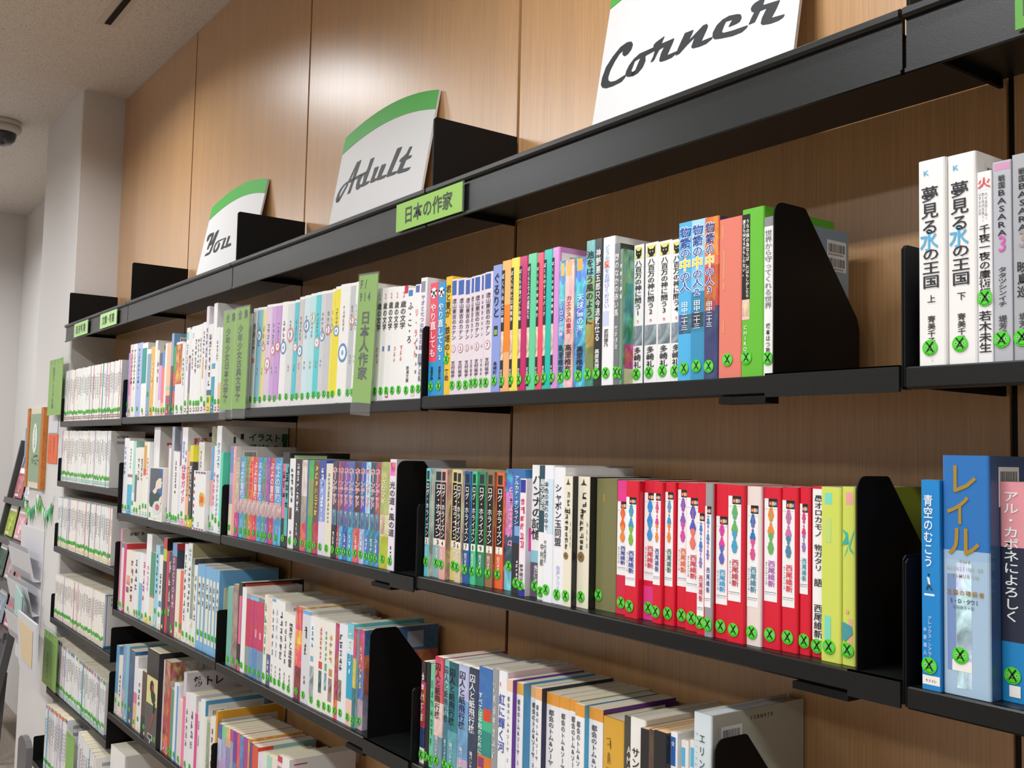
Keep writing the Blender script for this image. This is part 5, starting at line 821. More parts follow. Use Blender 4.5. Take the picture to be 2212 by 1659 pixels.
# ============ third row, bay under the Corner sign (feet below the frame)
def tom(L, R, T, n, side, cap='e8a040'): return E(L, R, T, '%s white volume with orange cap' % n, 'f1f1f2', bands=[(0, 'f1f1f2'), (.905, cap)], side=side, t=['都会のトム&ソーヤ@4c4c54@.87@.42@.4@.42', '2@34343c@.38@.34@.35@.42'], ph='ecdfc4', dep=.135, s=.09)
def shu(L, R, T, name, col, b2, **k): return E(L, R, T, name, col, bands=b2, a=.75, t=['囚人と紙飛行機@%s@.95@.45@.6@.4' % k.pop('tc', 'f0f0f4'), '猫パンチP@e8e8ec@.3@.12@.3@.4'], ph='e8e0d0', **k)
C33 = [
 E(905, 914, 1427.5, 'black and red novel with white letters', '2a2024', a=.7, bands=[(0, 'e8e8e8'), (.15, '283c70'), (.35, 'b02c34'), (.8, '2a2428')], t=['*5@e8e4e4@.9@.4@.8'], ph='ecebe2'), E(914, 925, 1430, 'black hardcover', '222224', hard=1), E(925, 933, 1434, 'mint novel with green letters', '6cc8a0', t=['*7@2c7c54@.85@.2@.7'], dep=.13),
 shu(934, 952, 1417, 'red paper-plane novel', 'c83c54', [(0, '7c98a8'), (.3, 'e8c8c0'), (.6, 'c84c60'), (.85, 'd03c50')], tc='34242c', dep=.125), shu(954.6, 964, 1424, 'aqua paper-plane novel', '7cc0c4', [(0, '3c7c90'), (.5, '7cc0c4')], tc='2c3c48'), shu(964, 984.4, 1428.6, 'dark teal paper-plane novel', '2c7c84', [(0, '5ca4b0'), (.4, '2c7c88'), (.8, '245c68')], tc='102028', side='3c3c4c'), shu(985, 1006.6, 1434, 'lilac blue paper-plane novel', '94b4d8', [(0, 'c8a8cc'), (.2, '6c9cc8'), (.7, 'b4b8dc')], tc='2c2c44', side='c8d0dc'), shu(1007.7, 1028, 1441, 'navy paper-plane novel', '34405c', [(0, '34405c')], tc='f0f0f4', side='c84c3c'),
 E(1028, 1056, 1439, 'blue hardcover with orange cat painting', '3c7cb0', hard=1, bands=[(0, 'e07c30'), (.3, '2c8c84'), (.5, '3cb48c'), (.66, '3c70b4')], a=.9, t=['すべては平和のために@f0f0ec@.8@.3@.3@.2'], p=[(.4, .95, .58, .68, 'd84c34'), (.1, .5, .2, .28, '8c4474')], dep=.13), E(1057.5, 1070, 1444.4, 'silver grey novel', '9a9c9e', hard=1, t=['*7@e0e0e0@.9@.3@.6'], side='d8b0b0'), E(1071, 1089, 1448, 'white novel with cobalt title', 'f0f1f4', hard=1, t=['紅に輝く河@3c50a8@.83@.38@.75', 'K@e05464@.93@.87@.3@.3'], side='d8c0c4', dep=.13),
 tom(1089, 1101.5, 1466, 'first', '6c3ca0', 'f0c8ac'), tom(1110.6, 1125, 1472.7, 'second', '54a0d0', 'dcac50'), tom(1141, 1151, 1479.5, 'third', 'c8c8c8', 'f0bc84'), tom(1151, 1162, 1484, 'fourth', '242c4c', 'e8ac70'), tom(1175.7, 1196, 1494, 'fifth', 'bccc3c'), tom(1203.7, 1219, 1502, 'sixth', '1c4c90'), tom(1226, 1237.6, 1507.7, 'seventh', 'b4c078'), tom(1237.6, 1254, 1518, 'eighth', '4cacd4'), tom(1267.7, 1290, 1524.7, 'ninth', '5c2c7c'),
 E(1298.5, 1329, 1545, 'gold coloured hardcover with worn title', 'dba83c', hard=1, side='c08c28', t=['*5@8c7430@.85@.3@.25@.3']), E(1344.5, 1357, 1545, 'dark olive book with slanted letters', '4c4c44', t=['AMERICAN@d8d8d0@.8@.2@.5'], dep=.13), E(1357, 1379.5, 1547, 'white hardcover with black vertical title', 'f0ede6', hard=1, t=['サンタのおばさん@2c2c2c@.8@.2@.5@.4'], side='d8d0c0', dep=.16, st=[('東野圭吾', '444444', .03, .007, .94)]),
 E(1379.5, 1397.5, 1572, 'black novel with white title block', '2a2828', p=[(.2, .9, .3, .7, 'e8e4e0')], t=['*3@2a2828@.68@.35@.6@.55'], ph='d8b080'), E(1397.5, 1409, 1575, 'brown novel with illustrated spine', '544438', a=.5, ph='d8b080'), E(1409, 1436, 1576.7, 'black novel with broad white title block', '26262a', p=[(.0, .5, .3, .72, 'ece8e4')], t=['*3@2a2828@.7@.35@.42@.25'], ph='d8b080'), E(1445, 1460, 1580, 'white novel with blue publisher label', 'f0f0f0', p=[(.08, .75, .78, .97, '2c64b0')], t=['*3@333333@.7@.4@.7@.4', '☆@w@.96@.89@.5@.42'], side='dcdcda'), E(1467.6, 1484, 1597, 'white novel with blue wave mark', 'ece9e4', p=[(.1, .6, .82, .95, '5cb4dc')], t=['*2@333333@.8@.5@.7@.4']), E(1487, 1493.6, 1597, 'second white novel with blue wave mark', 'ece9e4', p=[(.1, .8, .82, .95, '5cb4dc')]),
 E(1494.5, 1534, 1536, 'large pale hardcover with aqua edges', 'd3dfe2', hard=1, t=['エリンジャー城と@4c5c64@.9@.35@.32@.5', '>Ellinger Castle@9cc0cc@.9@.4@.16@.2'], side='bcbcae', dep=.172, bar=.93, ph='e6eef0', st=[('ISBN978', '5a5a58', .065, .006, .95)]),
]
row(3, 3, C33, 'third row, Corner bay', 'books on the third row under the Corner sign', anchor='divider')
# ============ fourth row, bay under the Young sign
def cw(L, R, T, name, col, b2): return E(L, R, T, name + ' magazine-like volume', col, bands=b2, a=.75, ph='e2d8b8', dep=.128)
Y41 = [
 E(245.5, 251.6, 1393, 'blue edged tall book', '5c98c4', bands=[(0, 'c8c4cc'), (.3, '5c98c4')], cl='e8cc60', s=.2), E(251.6, 260, 1415, 'ivory book with thin title', 'e2ddd4', t=['*5@555555@.7@.3@.5'], cl='e8cc60', s=.2), E(260, 266, 1392, 'lilac blue tall book', 'a0a4cc', a=.8, bands=[(0, 'b4a8c0'), (.4, '7c98c8')], cl='e8cc60', s=.2), E(266, 273, 1393, 'aqua tall book', '7cb8c8', cl='e8cc60', s=.2), E(273, 285, 1402, 'dark blue tall book', '3c5880', a=.7, side='2c64a8', cl='e8cc60', s=.2), E(285, 292, 1417, 'white book with pink and amber foot', 'e4e4e8', bands=[(0, 'e8b88c'), (.35, 'd87c8c'), (.5, 'e4e4e8')], cl='e8cc60'), E(292, 302, 1444, 'white book beside the dark cover', 'e8e8ea', t=['*4@555555@.8@.4@.5'], s=.2, cl='e8cc60', side='dcdcdc'), E(302, 309.5, 1449, 'black narrow book', '34363a', bands=[(0, '34363a'), (.3, '5c4a44')], s=.15, cl='e8cc60'),
 E(310.5, 335.4, 1399, 'dark cover with cream panel and red figure', '23232a', rec=-.0115, dep=.135, s=.10, sx=.9, cl='4c78b0', clz=.04, p=[(.0, 1, .05, .43, '5c5a56'), (.06, .97, .43, .72, 'd6cf90'), (.3, .68, .06, .12, 'd8d4cc'), (.34, .64, .068, .112, '3a3a44')], poly=[('o', .50, .615, .17, '3a2428'), ('o', .58, .605, .09, 'b03444'), ([(.42, .585), (.62, .59), (.80, .56), (.84, .50), (.72, .44), (.55, .46), (.44, .52)], '2c4038'), ([(.66, .45), (.84, .47), (.82, .40), (.74, .34), (.66, .36)], '242c2c'), ([(.68, .36), (.78, .34), (.62, .24), (.44, .14), (.38, .145), (.50, .22)], 'b04038')]),
 E(336, 345, 1468, 'beige narrow book', 'c8b4a0', s=.2), E(345, 360, 1424, 'grey and orange patterned book', 'c4683c', a=.5, bands=[(0, 'd8743c'), (.2, 'b8583c'), (.65, 'b87c5c')], p=[(0, .22, 0, 1, 'd8d4dc')], side='b0a8a4', sp=[(.0, .04, .8, 1, '~b06c54'), (.0, .05, .70, .725, '3c2424')], dep=.15, s=0, cl='4c78b0'), E(360, 364, 1485, 'red narrow book', 'c84450'), E(364, 370, 1488, 'green narrow book', '5c9c7c', cl='4c90c0'), E(370, 380, 1474, 'white book with blue strip', 'e6e8ec', p=[(.55, .9, 0, .98, '6c98d0')], cl='4c90c0', s=.08), E(380, 389, 1508, 'pinkish white book', 'e6d4d0', cl='4c90c0'), 
 E(389, 395, 1451, 'tall white training book with black cover title', 'd8c8d0', bands=[(0, 'ec7ca4'), (.75, 'd0c8d0')], side='cfc8cc', dep=.165, st=[('筋トレ', '2a2a2a', .018, .026, .90)], s=0), E(395, 403, 1494.6, 'white tall book', 'e8e6ea', t=['*5@666666@.8@.3@.5'], cl='4c90c0'), E(403, 415, 1496, 'wide white book', 'e9e7ea', t=['*4@666666@.8@.3@.4'], side='d8d4d8', dep=.15), E(416, 421.5, 1540, 'hot pink narrow book', 'dc4c94'), E(421.5, 427, 1516, 'ivory book with fine print', 'e8e2da', t=['*2@6c5c5c@.8@.4@.6']), E(427, 436, 1509, 'white book with blue border', 'e8ecec', side='4c98c8', sp=[(.008, .15, 0, .95, 'dcdcd8')], dep=.16, bar=.90), E(436, 441, 1548, 'cream book', 'e8e4d8'), E(441, 449, 1558, 'olive and green illustrated book', '8ca488', a=.5), E(449, 459, 1547, 'ivory book with brown dots', 'ece4da', t=['*6@6c5048@.85@.2@.5']),
 E(459, 465, 1535, 'tall amber bordered book', 'd89c2c', side='d09424', sp=[(.01, .15, 0, .90, 'd8d0c4')], dep=.165, s=0), 
 cw(465, 473, 1561.7, 'blue and lilac', '3c58a0', [(0, 'c0a8c8'), (.5, 'b8c0d8'), (.8, '3c60a8')]), cw(473, 483, 1567, 'green and lilac', '84c48c', [(0, 'b0a0c8'), (.6, 'a0a8cc'), (.85, '7cc48c')]), cw(483, 491, 1571, 'sand and violet', 'd8b468', [(0, '8c80b8'), (.75, 'd8b468')]), cw(491, 498, 1575, 'magenta and green', 'b83c8c', [(0, '8cb464'), (.5, '9c9cb0'), (.85, 'b83c90')]), cw(498, 505.5, 1579, 'purple', '6c3c8c', [(0, '5c7cb0'), (.6, '6c3c90')]), cw(505.5, 512.7, 1583, 'cherry red', 'd84054', [(0, 'e89c5c'), (.4, 'd84458')]), cw(512.7, 520, 1588, 'blue', '4c7cb4', [(0, 'd8b85c'), (.5, '5084b8')]), cw(520, 529.5, 1592, 'violet', 'a03c88', [(0, '9c80b0'), (.6, 'a43c88')]), cw(529.5, 532, 1596, 'orange', 'e0602c', [(0, 'e0a02c')]),
 E(533, 538.5, 1603, 'indigo spined red book', '5c4c84', side='d84c40', dep=.13), E(539, 551, 1608, 'vermilion paperback with pale blue cover', 'd8543c', side='88b4b4', sp=[(.0, .035, .6, 1, 'd83c34')], dep=.135), E(551.5, 560, 1624, 'white and violet paperback', 'dcd8e4', a=.9, ph='e0d8b4'), E(560, 570, 1628, 'white and magenta paperback', 'dce0dc', a=.9, ph='e0d8b4'), E(570, 581, 1631, 'pale green paperback', 'a8d4bc', ph='e0d8b4'), E(581, 592, 1634, 'ivory paperback', 'e8e0d4', ph='e0d8b4'), E(593, 602, 1630, 'white book with maroon stripes', 'e0d4d0', bands=[(0, 'e0d4d0'), (.8, 'b07884'), (.88, 'e0d4d0'), (.93, 'c83c54')]), E(603, 618, 1633, 'white book with red ribbon drawing', 'ecebea', side='dededc', dep=.15, sp=[(.01, .04, .93, .945, 'c8404c')]),
]
row(4, 1, [e for e in Y41 if e['L'] < 462], 'fourth row, Young bay', 'books on the fourth row under the Young sign')
row(4, 2, [e for e in Y41 if e['L'] > 462], 'fourth row, Adult bay', 'books on the fourth row under the Adult sign', anchor='divider')
row(5, 1, [E(232, 262, 1650, 'plain white hardcover lowest in the picture', 'e6e6e2', hard=1, h=.215, dep=.15)], 'fifth row, Young bay', 'books on the fifth row under the Young sign')
print('BOOKS', NB[0])
# ---------------------------------------------------------------- paperbacks beside the pillar: too many and too narrow to pick apart singly
rnd = random.Random(5)
rows0 = [  # z, px of first and last spine edge, px of the top there, foot label colour, default palette, cap colours
 (B0[0], 134, 257, 803, 777, '8a4a38', ['f0eee4', 'ecebe4', 'e8ecec'], None), (B0[1], 129, 234, 931, 931, '58bfa6', ['f0eee8', 'eceae4', 'e6eae8'], None),
 (B0[2], 121, 236, 1074, 1098, 'e8cf60', ['efe8e0', 'ece6e0', 'e6e8e4'], None), (B0[3], 116, 221, 1240, 1284, 'd8c8a0', ['efe6dc', 'e8e4e0', 'ece8e0'], None),
 (B0[4], 113, 222, 1378, 1474, '5cb89c', ['e6e6e6', 'ececea', 'e0e2e4'], ['4c78c0', 'c84860', '50a090', '8470b0', '68a058']), (B0[5], 92, 137, 1521, 1556, '58b098', ['e6e6e6', 'ececea', 'dcdee0'], ['3c78c0', 'b8506c', 'e8a040', 'd86048']),
 (B0[5], 161, 226, 1580, 1640, 'b0c8c0', ['e8e2e2', 'e6e8ea', 'e0e4ec'], None)]
stripes = ['3c9cc4', 'c04c68', '8c78b8', '4c9c84', '5c6cac', 'd88484']
book0 = MB(); pg0 = MB(); prt = MB()
for ri, (z, L, Rr, T0, T1, cl, pal, caps) in enumerate(rows0):
    yb = Y0 + 0.010 - (0.035 if z == B0[5] else 0); z = z + 0.0003
    xa, xb = solve_x(L, yb, z), min(solve_x(Rr, yb, z), XS[1] - .006)
    ha, hb = solve_z(T0, xa, yb) - z, solve_z(T1, xb, yb) - z
    x = xa; n = 0
    while x < xb - 0.006:
        t = rnd.choice((0.007, 0.009, 0.010, 0.011, 0.013, 0.015)); 
        if x + t > xb: t = xb - x
        f = (x - xa) / (xb - xa); h = ha + (hb - ha) * f + rnd.uniform(-0.0015, 0.0015); y = yb + rnd.uniform(0, 0.002)
        col = rnd.choice(pal); st = rnd.random() < 0.16
        if st: col = rnd.choice(stripes); t = min(t, 0.006)
        last = x + t > xb - 0.006
        d = 0.108; e = 0.0006; th = 0.0005
        q = [(x, y + e), (x + e, y), (x + t - e, y), (x + t - th * .2, y + e)]
        zt = z + h; zc = zt - 0.012 if caps else zt
        for (ax, ay), (bx, by) in zip(q[:-1], q[1:]):
            book0.face([(ax, ay, z), (bx, by, z), (bx, by, zc), (ax, ay, zc)], col)
            if caps: book0.face([(ax, ay, zc), (bx, by, zc), (bx, by, zt), (ax, ay, zt)], rnd.choice(caps) if rnd.random() < .85 else col)
        book0.box(x, x + th, y + e, y + d, z, zt, col, skip='f'); book0.box(x + t - th, x + t - 0.0001, y + e, y + d, z, zt, 'ecebe8' if not (last and ri == 3) else 'ecebe8', skip='f')
        pg0.box(x + th, x + t - th, y + 0.001, y + d - .001, z, zt - .0004, 'd9cba8')
        if not st:
            k = z + h * rnd.uniform(.78, .86)
            w = t * .32
            for j in range(rnd.randint(5, 9)):
                hh = h * .05
                prt.face([(x + t / 2 - w / 2, y - .0003, k - hh * .75), (x + t / 2 + w / 2, y - .0003, k - hh * .75), (x + t / 2 + w / 2, y - .0003, k), (x + t / 2 - w / 2, y - .0003, k)], '6a6a6c'); k -= hh
        zs = z + h * .16 + rnd.uniform(-.004, .004); rad = .0068
        sticker(prt, x + t / 2, zs, rad, x + .0002, x + t - .0002, y - .0008)
        s = min(t * .42, .0045); zz = z + h * .06
        prt.face([(x + t / 2 - s, y - .0005, zz - .005), (x + t / 2 + s, y - .0005, zz - .005), (x + t / 2 + s, y - .0005, zz + .005), (x + t / 2 - s, y - .0005, zz + .005)], cl)
        prt.face([(x + t / 2 - s * .5, y - .0006, zz - .0025), (x + t / 2 + s * .5, y - .0006, zz - .0025), (x + t / 2 + s * .5, y - .0006, zz + .0025), (x + t / 2 - s * .5, y - .0006, zz + .0025)], 'f4f4f0')
        if last:   # barcode on the last cover of the row
            for bz in (.92, .82):
                for j in range(9): prt.face([(x + t + .0002, y + .02 + j * .004, z + h * (bz - .05)), (x + t + .0002, y + .0222 + j * .004, z + h * (bz - .05)), (x + t + .0002, y + .0222 + j * .004, z + h * bz), (x + t + .0002, y + .02 + j * .004, z + h * bz)], '6c6c70')
            if ri == 3: 
                for a_, b_, c_, d_ in ((.0, .105, .97, .985), (.0, .105, 0, .03), (.004, .008, .03, .97)): prt.face([(x + t + .0003, y + a_ + .002, z + h * c_), (x + t + .0003, y + b_, z + h * c_), (x + t + .0003, y + b_, z + h * d_), (x + t + .0003, y + a_ + .002, z + h * d_)], '2c80c8')
        x += t + 0.0001; n += 1
o = book0.build('paperback_rows', M['cover']); tag(o, 'rows of small white series paperbacks on six shelves beside the pillar', 'books', kind='stuff')
tag(pg0.build('page_block', M['pages'], o), kind='stuff'); tag(prt.build('spine_print', M['print'], o), kind='stuff')

# ---------------------------------------------------------------- green index cards in clear holders
def index_card(x, y, z, w, h, lean, txts, label, foot=0.03, col='7fae3c', rz=0.0):
    r = empty('index_card', (x, y, z)); r.rotation_euler = (0, math.radians(lean), math.radians(rz))
    b = MB(); b.box(0, w, -0.0012, -0.0002, 0.001, h, col); b.build('card', M['print'], r)
    b = MB(); b.box(-0.002, w + 0.002, -0.0026, -0.0018, -foot, h + 0.003); b.box(-0.002, w + 0.002, 0.0, 0.0008, -0.0 , h + 0.003)
    b.box(-0.002, w + 0.002, -0.0026, 0.0008, h + .003, h + .0038)
    b.build('clear_holder', M['acrylic'], r)
    b = MB()
    for s, v1, v0, size, xc, mode in txts:
        if mode == 'h': letters_h(b, s, '2f4030', w * xc[0], w * xc[1], h * v1, size, -0.0015, 0.03)
        else: letters_v(b, s, '2f4030', w * xc, h * v1, h * v0, size, -0.0015, 0.03)
    b.build('lettering', M['print'], r)
    tag(r, label, 'index card', 'green index cards standing between books')
zz = RZ[1][2] - .001; yc = Y0 - .001
def card_at(pl, pr, row_z, lean, ptop, yc=yc): 
    xl = solve_x(pl, yc, row_z); xr = solve_x(pr, yc, row_z); return xl, xr - xl, solve_z(ptop, xl, yc) - row_z
xl, w, h = card_at(761, 801, zz, 2.4, 598)
index_card(xl, yc, zz, w, h, 3.6, [('F/', .93, 0, .022, (.05, .50), 'h'), ('914', .83, 0, .022, (.05, .70), 'h'), ('日本人作家', .72, .18, w * .52, .48, 'v')], 'green index card reading F 914 and five large characters', .022)
xl, w, h = card_at(475.5, 503, zz, 1.5, 675)
index_card(xl, yc, zz, w, h, 1.2, [('全集', .93, 0, .022, (.1, .98), 'h'), ('少年少女日本文学館', .83, .07, w * .44, .40, 'v')], 'green index card nearer the pillar of the two headed with collected works', .022)
xl, w, h = card_at(505, 534, zz, 1.5, 668)
index_card(xl, yc - .004, zz, w, h, 1.2, [('全集', .93, 0, .022, (.1, .98), 'h'), ('少年少女古典文学館', .83, .07, w * .44, .40, 'v')], 'green index card on classics, next to the pale series books', .022)
for (pa, pb, yt, ybm, nm, tx, mode) in [((102.5), (131), 781, 898, 'green index card sticking out from the shelf end beside the pillar', '岩波ジュニア新書', 0), (91, 121, 1353, 1472, 'green index card with the word BOOKS at the fifth paperback shelf', 'BOOKS', 0)]:
    yc2 = Y0 - .003; p = at(pa, ybm, Y=yc2); q = at(pb, ybm, Y=yc2); tt = at(pa, yt, Y=yc2)
    index_card(p.x, yc2, p.z, q.x - p.x, tt.z - p.z, 0, [('シリーズ', .945, 0, .020, (.05, .98), 'h'), (tx, .86 if tx != 'BOOKS' else .62, .12, (q.x - p.x) * .5, .36, 'v')], nm, 0.0)
p = at(141, 1659, Y=Y0 - .03); q = at(159, 1659, Y=Y0 - .03); tt = at(143, 1576, Y=Y0 - .03)
index_card(p.x, Y0 - .03, B0[5] + .001, q.x - p.x, tt.z - B0[5], 0, [('シリーズ', .955, 0, .010, (.05, .98), 'h'), ('文庫', .6, .12, .019, .8, 'v')], 'green index card among the lowest paperbacks', 0.0)

# ---------------------------------------------------------------- things on the white column
YF = YCOL - 0.001
def quad(px4, d=0.0):
    q = [at(*p, Y=YF - d) for p in px4]; return q
# framed green picture
q = [at(70, 883, Y=YF), at(104, 880, Y=YF), at(98, 1059, Y=YF), at(62, 1050, Y=YF)]
x0, x1 = (q[0].x + q[3].x) / 2, (q[1].x + q[2].x) / 2; z1, z0 = (q[0].z + q[1].z) / 2, (q[2].z + q[3].z) / 2
r = empty('framed_picture', (x0, YF, z0)); w, h = x1 - x0, z1 - z0
b = MB(); b.box(0, w * .12, -.018, 0, 0, h); b.build('frame_side', M['timber'], r)
b = MB(); b.box(w * .86, w, -.018, 0, 0, h); b.build('frame_side', M['timber'], r)
b = MB(); b.box(w * .12, w * .86, -.012, 0, 0, h, 'd9d2bf'); b.build('mount', M['print'], r)
b = MB(); b.box(w * .17, w * .80, -.0135, -.0122, h * .08, h * .925, '8fa788')
n = 20; b.face([(w * .47 + w * .14 * math.cos(2 * math.pi * k / n), -.0142, h * .62 + h * .19 * math.sin(2 * math.pi * k / n)) for k in range(n)], 'dfe6dc')
letters_v(b, 'みどりの風', '64705f', w * .47, h * .77, h * .50, .022, -.0148, 0.0)
rr = random.Random(3)
for k in range(14):
    xa, za = w * rr.uniform(.2, .7), h * rr.uniform(.30, .40); b.face([(xa, -.0141, za), (xa + w * .10, -.0141, za + h * rr.uniform(-.03, .03)), (xa + w * .10, -.0141, za + h * .006 + h * rr.uniform(-.03, .03)), (xa, -.0141, za + h * .006)], '5f7a5c')
b.build('print', M['print'], r); tag(r, 'framed green print with white oval between orange timber rails on the column', 'picture')
# poster with red tulips, mostly behind the picture
q = [at(57, 925, Y=YF), at(84, 925, Y=YF), at(54, 1012, Y=YF)]
r = empty('tulip_poster', (q[0].x, YF, q[2].z)); w = q[1].x - q[0].x; h = q[0].z - q[2].z
b = MB(); b.box(0, w, -.003, 0, 0, h, '7ba2bc'); b.build('sheet', M['print'], r)
b = MB()
for cx_, cz_, s_, cc in [(.3, .68, .10, 'c8505c'), (.25, .36, .11, 'b84858'), (.48, .58, .08, 'e8e4e8'), (.12, .2, .09, '3c68ac'), (.4, .22, .1, 'd8dce8')]:
    b.face([(w * cx_ + w * s_ * 1.3 * math.cos(t_), -.0034, h * cz_ + h * s_ * math.sin(t_)) for t_ in [2 * math.pi * k / 10 for k in range(10)]], cc)
b.build('flowers', M['print'], r); tag(r, 'blue poster with red flowers half hidden behind the framed picture', 'poster')
def sheet(name, pts, col, label, cat, txt=None, d=.002, ink='5c4440'):
    P_ = [at(*p, Y=YF) for p in pts]; x0 = (P_[0].x + P_[3].x) / 2; x1 = (P_[1].x + P_[2].x) / 2; z1 = (P_[0].z + P_[1].z) / 2; z0 = (P_[2].z + P_[3].z) / 2
    r = empty(name, (x0, YF, z0)); b = MB(); b.box(0, x1 - x0, -d, 0, 0, z1 - z0, col); b.build('sheet', M['print'], r)
    if txt:
        b = MB(); w, h = x1 - x0, z1 - z0
        for s, xc, v1, v0, sz in txt: letters_v(b, s, ink, w * xc, h * v1, h * v0, sz, -d - .0005, 0.0)
        b.build('lettering', M['print'], r)
    tag(r, label, cat); return r
sheet('orange_notice', [(106, 937), (126, 939), (123, 1003), (103, 999)], 'e0683a', 'small orange notice on the column beside the framed picture', 'notice', [('図書館だより', .65, .9, .15, .016), ('おしらせ', .3, .8, .3, .014)])
sheet('white_card', [(105.5, 899), (127, 899), (125, 936), (106, 935)], 'dcdce2', 'white card between the green index card and the orange notice', 'card')
# paper garland of green leaves and small pennants
r = empty('paper_garland', tuple(at(84, 1065, Y=YF)))
off = r.location; b = MB(); cord = []
for k in range(25):
    u_ = k / 24; px_ = 50 + 68 * u_; py_ = 1068 + 34 * abs(math.sin(u_ * math.pi * 2.0)) - 4 + 8 * u_
    cord.append(at(px_, py_, Y=YF - .004) - off)
b.tube(cord, .0008, 5, '8c9c88'); b.build('string', M['print'], r)
rr = random.Random(8)
for k in range(22):
    c_ = cord[min(24, k + 1)]; b = MB(); L2 = rr.uniform(.045, .095); wd_ = rr.uniform(.020, .036); a_ = rr.uniform(-.5, .5); d_ = Vector((math.sin(a_), 0, -math.cos(a_))); s_ = Vector((math.cos(a_), 0, math.sin(a_)))
    o_ = Vector((c_.x, c_.y - .001 - .0006 * (k % 4), c_.z)); yoff = Vector((0, -.004, 0))
    col = rr.choice(['2f9c64', '3fae5c', '7ccfa0', '66c83c', 'd8ece2', '3c8c5c'])
    p1, p2, p3 = o_ - s_ * wd_ / 2, o_ + d_ * L2, o_ + s_ * wd_ / 2
    m_ = o_ + d_ * L2 * .4 + yoff
    for tri in ((p1, m_, p3), (p1, p2, m_), (m_, p2, p3)): b.face([tuple(v) for v in tri], col)
    b.build('leaf', M['print'], r)
tag(r, 'garland of green and white paper leaves strung across the column', 'garland')
# wall rack with three tilted leaflet pockets
P0 = at(46, 1130, Y=YF); P1 = at(98, 1160, Y=YF); Pb = at(40, 1420, Y=YF)
xa, xb = P0.x + .03, at(97, 1150, Y=YF).x; r = empty('leaflet_rack', (xa, YF, Pb.z)); w = xb - xa; h = P0.z - Pb.z
b = MB(); b.box(0, w, -.003, 0, 0, h, 'd4d3d6'); b.build('back_panel', M['print'], r)
for k in range(3):
    zt = h * (.93 - .24 * k)
    b = MB(); zb_ = zt - .16; s_ = .05
    b.prism([(-.004, zb_), (-.004 - s_ * .5, zb_), (-.004 - s_, zt - .05), (-.004 - s_ + .002, zt - .05), (-.004 - s_ * .5 + .001, zb_ + .002), (-.004, zb_ + .002)], 'x', .004, w - .004, 'd2d2d6'); b.build('pocket', M['print'], r, fix=True)
    b = MB(); b.prism([(-.006 - s_ * .5, zb_ + .004), (-.008 - s_ * .92, zt - .03), (-.006 - s_ * .92, zt - .03), (-.004 - s_ * .5, zb_ + .004)], 'x', .02, w - .05, 'a9a8ae'); b.build('leaflet', M['print'], r, fix=True)
tag(r, 'pale three-tier leaflet rack with grey leaflets hanging on the column', 'leaflet rack')
c_ = at(36, 1300, Y=YF - .03); c2 = at(70, 1345, Y=YF - .03)
r = empty('mint_folder', (at(35, 1290, Y=YF - .07).x, YF - .075, at(60, 1345, Y=YF - .07).z))
b = MB(); b.prism([(.0, 0), (.0, .115), (.13, .085), (.13, 0)], 'y', 0, .004, 'a4c6c0'); b.prism([(.005, 0), (.005, .110), (.13, .08), (.13, 0)], 'y', .006, .009, '8fb4ae'); b.build('folder', M['print'], r)
tag(r, 'mint green folder standing in the lowest pocket on the column', 'folder')
q0 = at(38, 1318, Y=YF - .09); q1 = at(78, 1350, Y=YF - .09); q2 = at(40, 1435, Y=YF - .09); q3 = at(77, 1479, Y=YF - .09)
r = empty('envelope_pocket', (q0.x, YF - .09, q3.z))
b = MB(); O_ = Vector(r.location); a_, b_, c3, d3 = [v - O_ for v in (q0, q1, q3, q2)]
def thick(mb, pts, d, col): 
    n = len(pts); v = [tuple(p) for p in pts] + [(p.x, p.y + d, p.z) for p in pts]
    mb.mesh(v, [list(range(n))[::-1], list(range(n, 2 * n))] + [(i, (i + 1) % n, n + (i + 1) % n, n + i) for i in range(n)], col)
thick(b, [a_, b_, c3, d3], .008, 'c9c9cd'); b.build('clear_pocket', M['print'], r, fix=True)
b = MB(); ins = [a_.lerp(c3, .10), b_.lerp(d3, .16), c3.lerp(a_, .2), d3.lerp(b_, .2)]; thick(b, [Vector((p.x, p.y - .002, p.z)) for p in ins], .001, 'd3bf9c'); b.build('tan_envelope', M['print'], r, fix=True)
tag(r, 'clear pocket holding a tan envelope at the bottom of the leaflet rack', 'pocket')
# grey handle low on the column
h0 = at(51, 1620, Y=YF); h1 = at(70, 1620, Y=YF); ht = at(60, 1604, Y=YF - .02)
r = empty('wall_bracket', ((h0.x + h1.x) / 2, YF, ht.z - .30)); w = (h1.x - h0.x) / 2
b = MB(); b.prism([(-w, 0), (w, 0), (w, .275), (w * .55, .296), (0, .302), (-w * .55, .296), (-w, .275)], 'y', -.022, 0); b.build('bracket', M['greymetal'], r, fix=True)
tag(r, 'grey rounded metal bracket low on the white column', 'bracket')

# ---------------------------------------------------------------- slanted magazine rack beyond the column
r = empty('magazine_rack', (-5.6, 1.0, FZ)); O_ = Vector(r.location)
def bar(mb, p, q, wv, dv, col=(1, 1, 1)):
    p, q = Vector(p), Vector(q); n = [p, p + wv, p + wv + dv, p + dv, q, q + wv, q + wv + dv, q + dv]
    mb.mesh([tuple(v) for v in n], [(3, 2, 1, 0), (4, 5, 6, 7), (0, 1, 5, 4), (1, 2, 6, 5), (2, 3, 7, 6), (3, 0, 4, 7)], col)
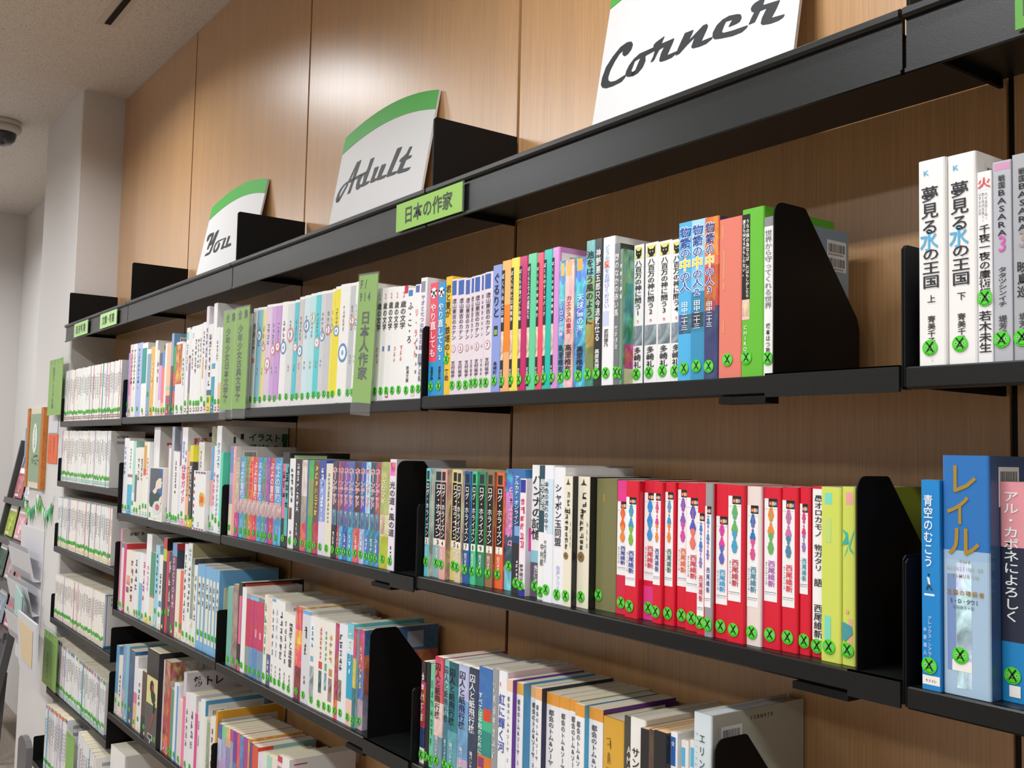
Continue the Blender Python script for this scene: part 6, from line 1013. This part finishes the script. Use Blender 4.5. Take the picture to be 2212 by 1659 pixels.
# the rack leans back against the recess wall: u runs along the wall, v down the slope
s_ = Vector((1, 0, 0)); e_ = Vector((0, -0.1815, -1)).normalized(); O2 = Vector((-6.0, 1.1195, 0.0)); nrm_ = Vector((0, -1, 0.1815)).normalized()
P_ = lambda u_, v_: O2 + s_ * u_ + e_ * v_ - O_
b = MB(); bar(b, P_(-.025, 0), P_(-.025, 1.25), s_ * .025, nrm_ * .03); b.build('side_rail', M['rack'], r, fix=True)
b = MB(); bar(b, P_(.80, 0), P_(.80, 1.25), s_ * .025, nrm_ * .03); b.build('side_rail', M['rack'], r, fix=True)
for k in range(4):
    v_ = .31 + k * .20
    b = MB(); bar(b, P_(0, v_), P_(.80, v_), e_ * .03, nrm_ * .045); b.build('shelf_ledge', M['rack'], r, fix=True)
b = MB(); thick(b, [P_(0, 0) - nrm_ * .004, P_(0, 1.25) - nrm_ * .004, P_(.8, 1.25) - nrm_ * .004, P_(.8, 0) - nrm_ * .004], .004, '4c4a50'); b.build('back_sheet', M['print'], r, fix=True)
for u0 in (.05, .72):
    b = MB(); foot = P_(u0, 1.1); bar(b, foot, Vector((foot.x, foot.y - .02, FZ + .002 - O_.z)), Vector((.025, 0, 0)), Vector((0, .025, 0))); b.build('leg', M['rack'], r, fix=True)
tag(r, 'slanted grey steel magazine rack standing beyond the white column', 'magazine rack')
mags = [('b4606c', 'dark cover with red and cream brushwork'), ('c9c5d2', 'lilac white magazine'), ('a8b83c', 'white magazine with lime heading'), ('dba0ac', 'pink magazine'), ('3c5a4c', 'dark green magazine with white lettering'), ('a88c90', 'mauve magazine'), ('b8504c', 'red and white magazine'), ('8c9ca8', 'grey blue magazine')]
k = 0
for rowi in range(4):
    for ci in range(3):
        col, nm = mags[(rowi * 2 + ci) % 8]; u0 = .03 + ci * .26; v0 = .135 + rowi * .20
        mr = empty('magazine', tuple(P_(u0, v0 + .17) + O_)); mo = Vector(mr.location) - O_
        b = MB(); bar(b, P_(u0, v0) - mo + nrm_ * .004, P_(u0 + .21, v0) - mo + nrm_ * .004, e_ * .17, nrm_ * .004, col); b.build('cover', M['cover'], mr, fix=True)
        b = MB()
        for j, (ua, ub, va, vb, cc) in enumerate([(.02, .19, .012, .04, 'f0f0f0'), (.03, .18, .055, .14, '~' + col), (.03, .12, .15, .162, 'dcdcd4')]):
            pa = 1.0
            if cc[0] == '~': cc, pa = cc[1:], .2
            q4 = [P_(u0 + ua, v0 + va), P_(u0 + ub, v0 + va), P_(u0 + ub, v0 + vb), P_(u0 + ua, v0 + vb)]
            b.face([tuple(p - mo + nrm_ * .0087) for p in q4], cc, pa)
        b.build('cover_print', M['print'], mr)
        tag(mr, '%s, %s ledge of slanted rack, %s from column' % (nm, ['top', 'second', 'third', 'lowest'][rowi], ['third', 'second', 'first'][ci]), 'magazine', 'magazines on the slanted rack'); k += 1
# low table with a black tube frame beyond the column
r = empty('low_table', (-5.62, .42, FZ))
b = MB(); b.box(-.42, .30, -.5, .22, .30, .33, 'a08d78'); b.build('table_top', M['print'], r)
for sx_, sy_2 in ((-.4, -.48), (.28, -.48), (-.4, .2), (.28, .2)):
    b = MB(); b.tube([(sx_, sy_2, .002), (sx_, sy_2, .2995)], .011, 8); b.build('leg', M['black'], r)
b = MB(); b.tube([(.28, -.48, .27), (.28, .2, .27)], .009, 8); b.tube([(.28, -.48, .16), (.28, .2, .16)], .009, 8); b.build('rail', M['black'], r)
tag(r, 'low table with brown top and black tube frame beyond the column', 'table')
# the glyph helper is not part of the room
bpy.data.objects.remove(_to)
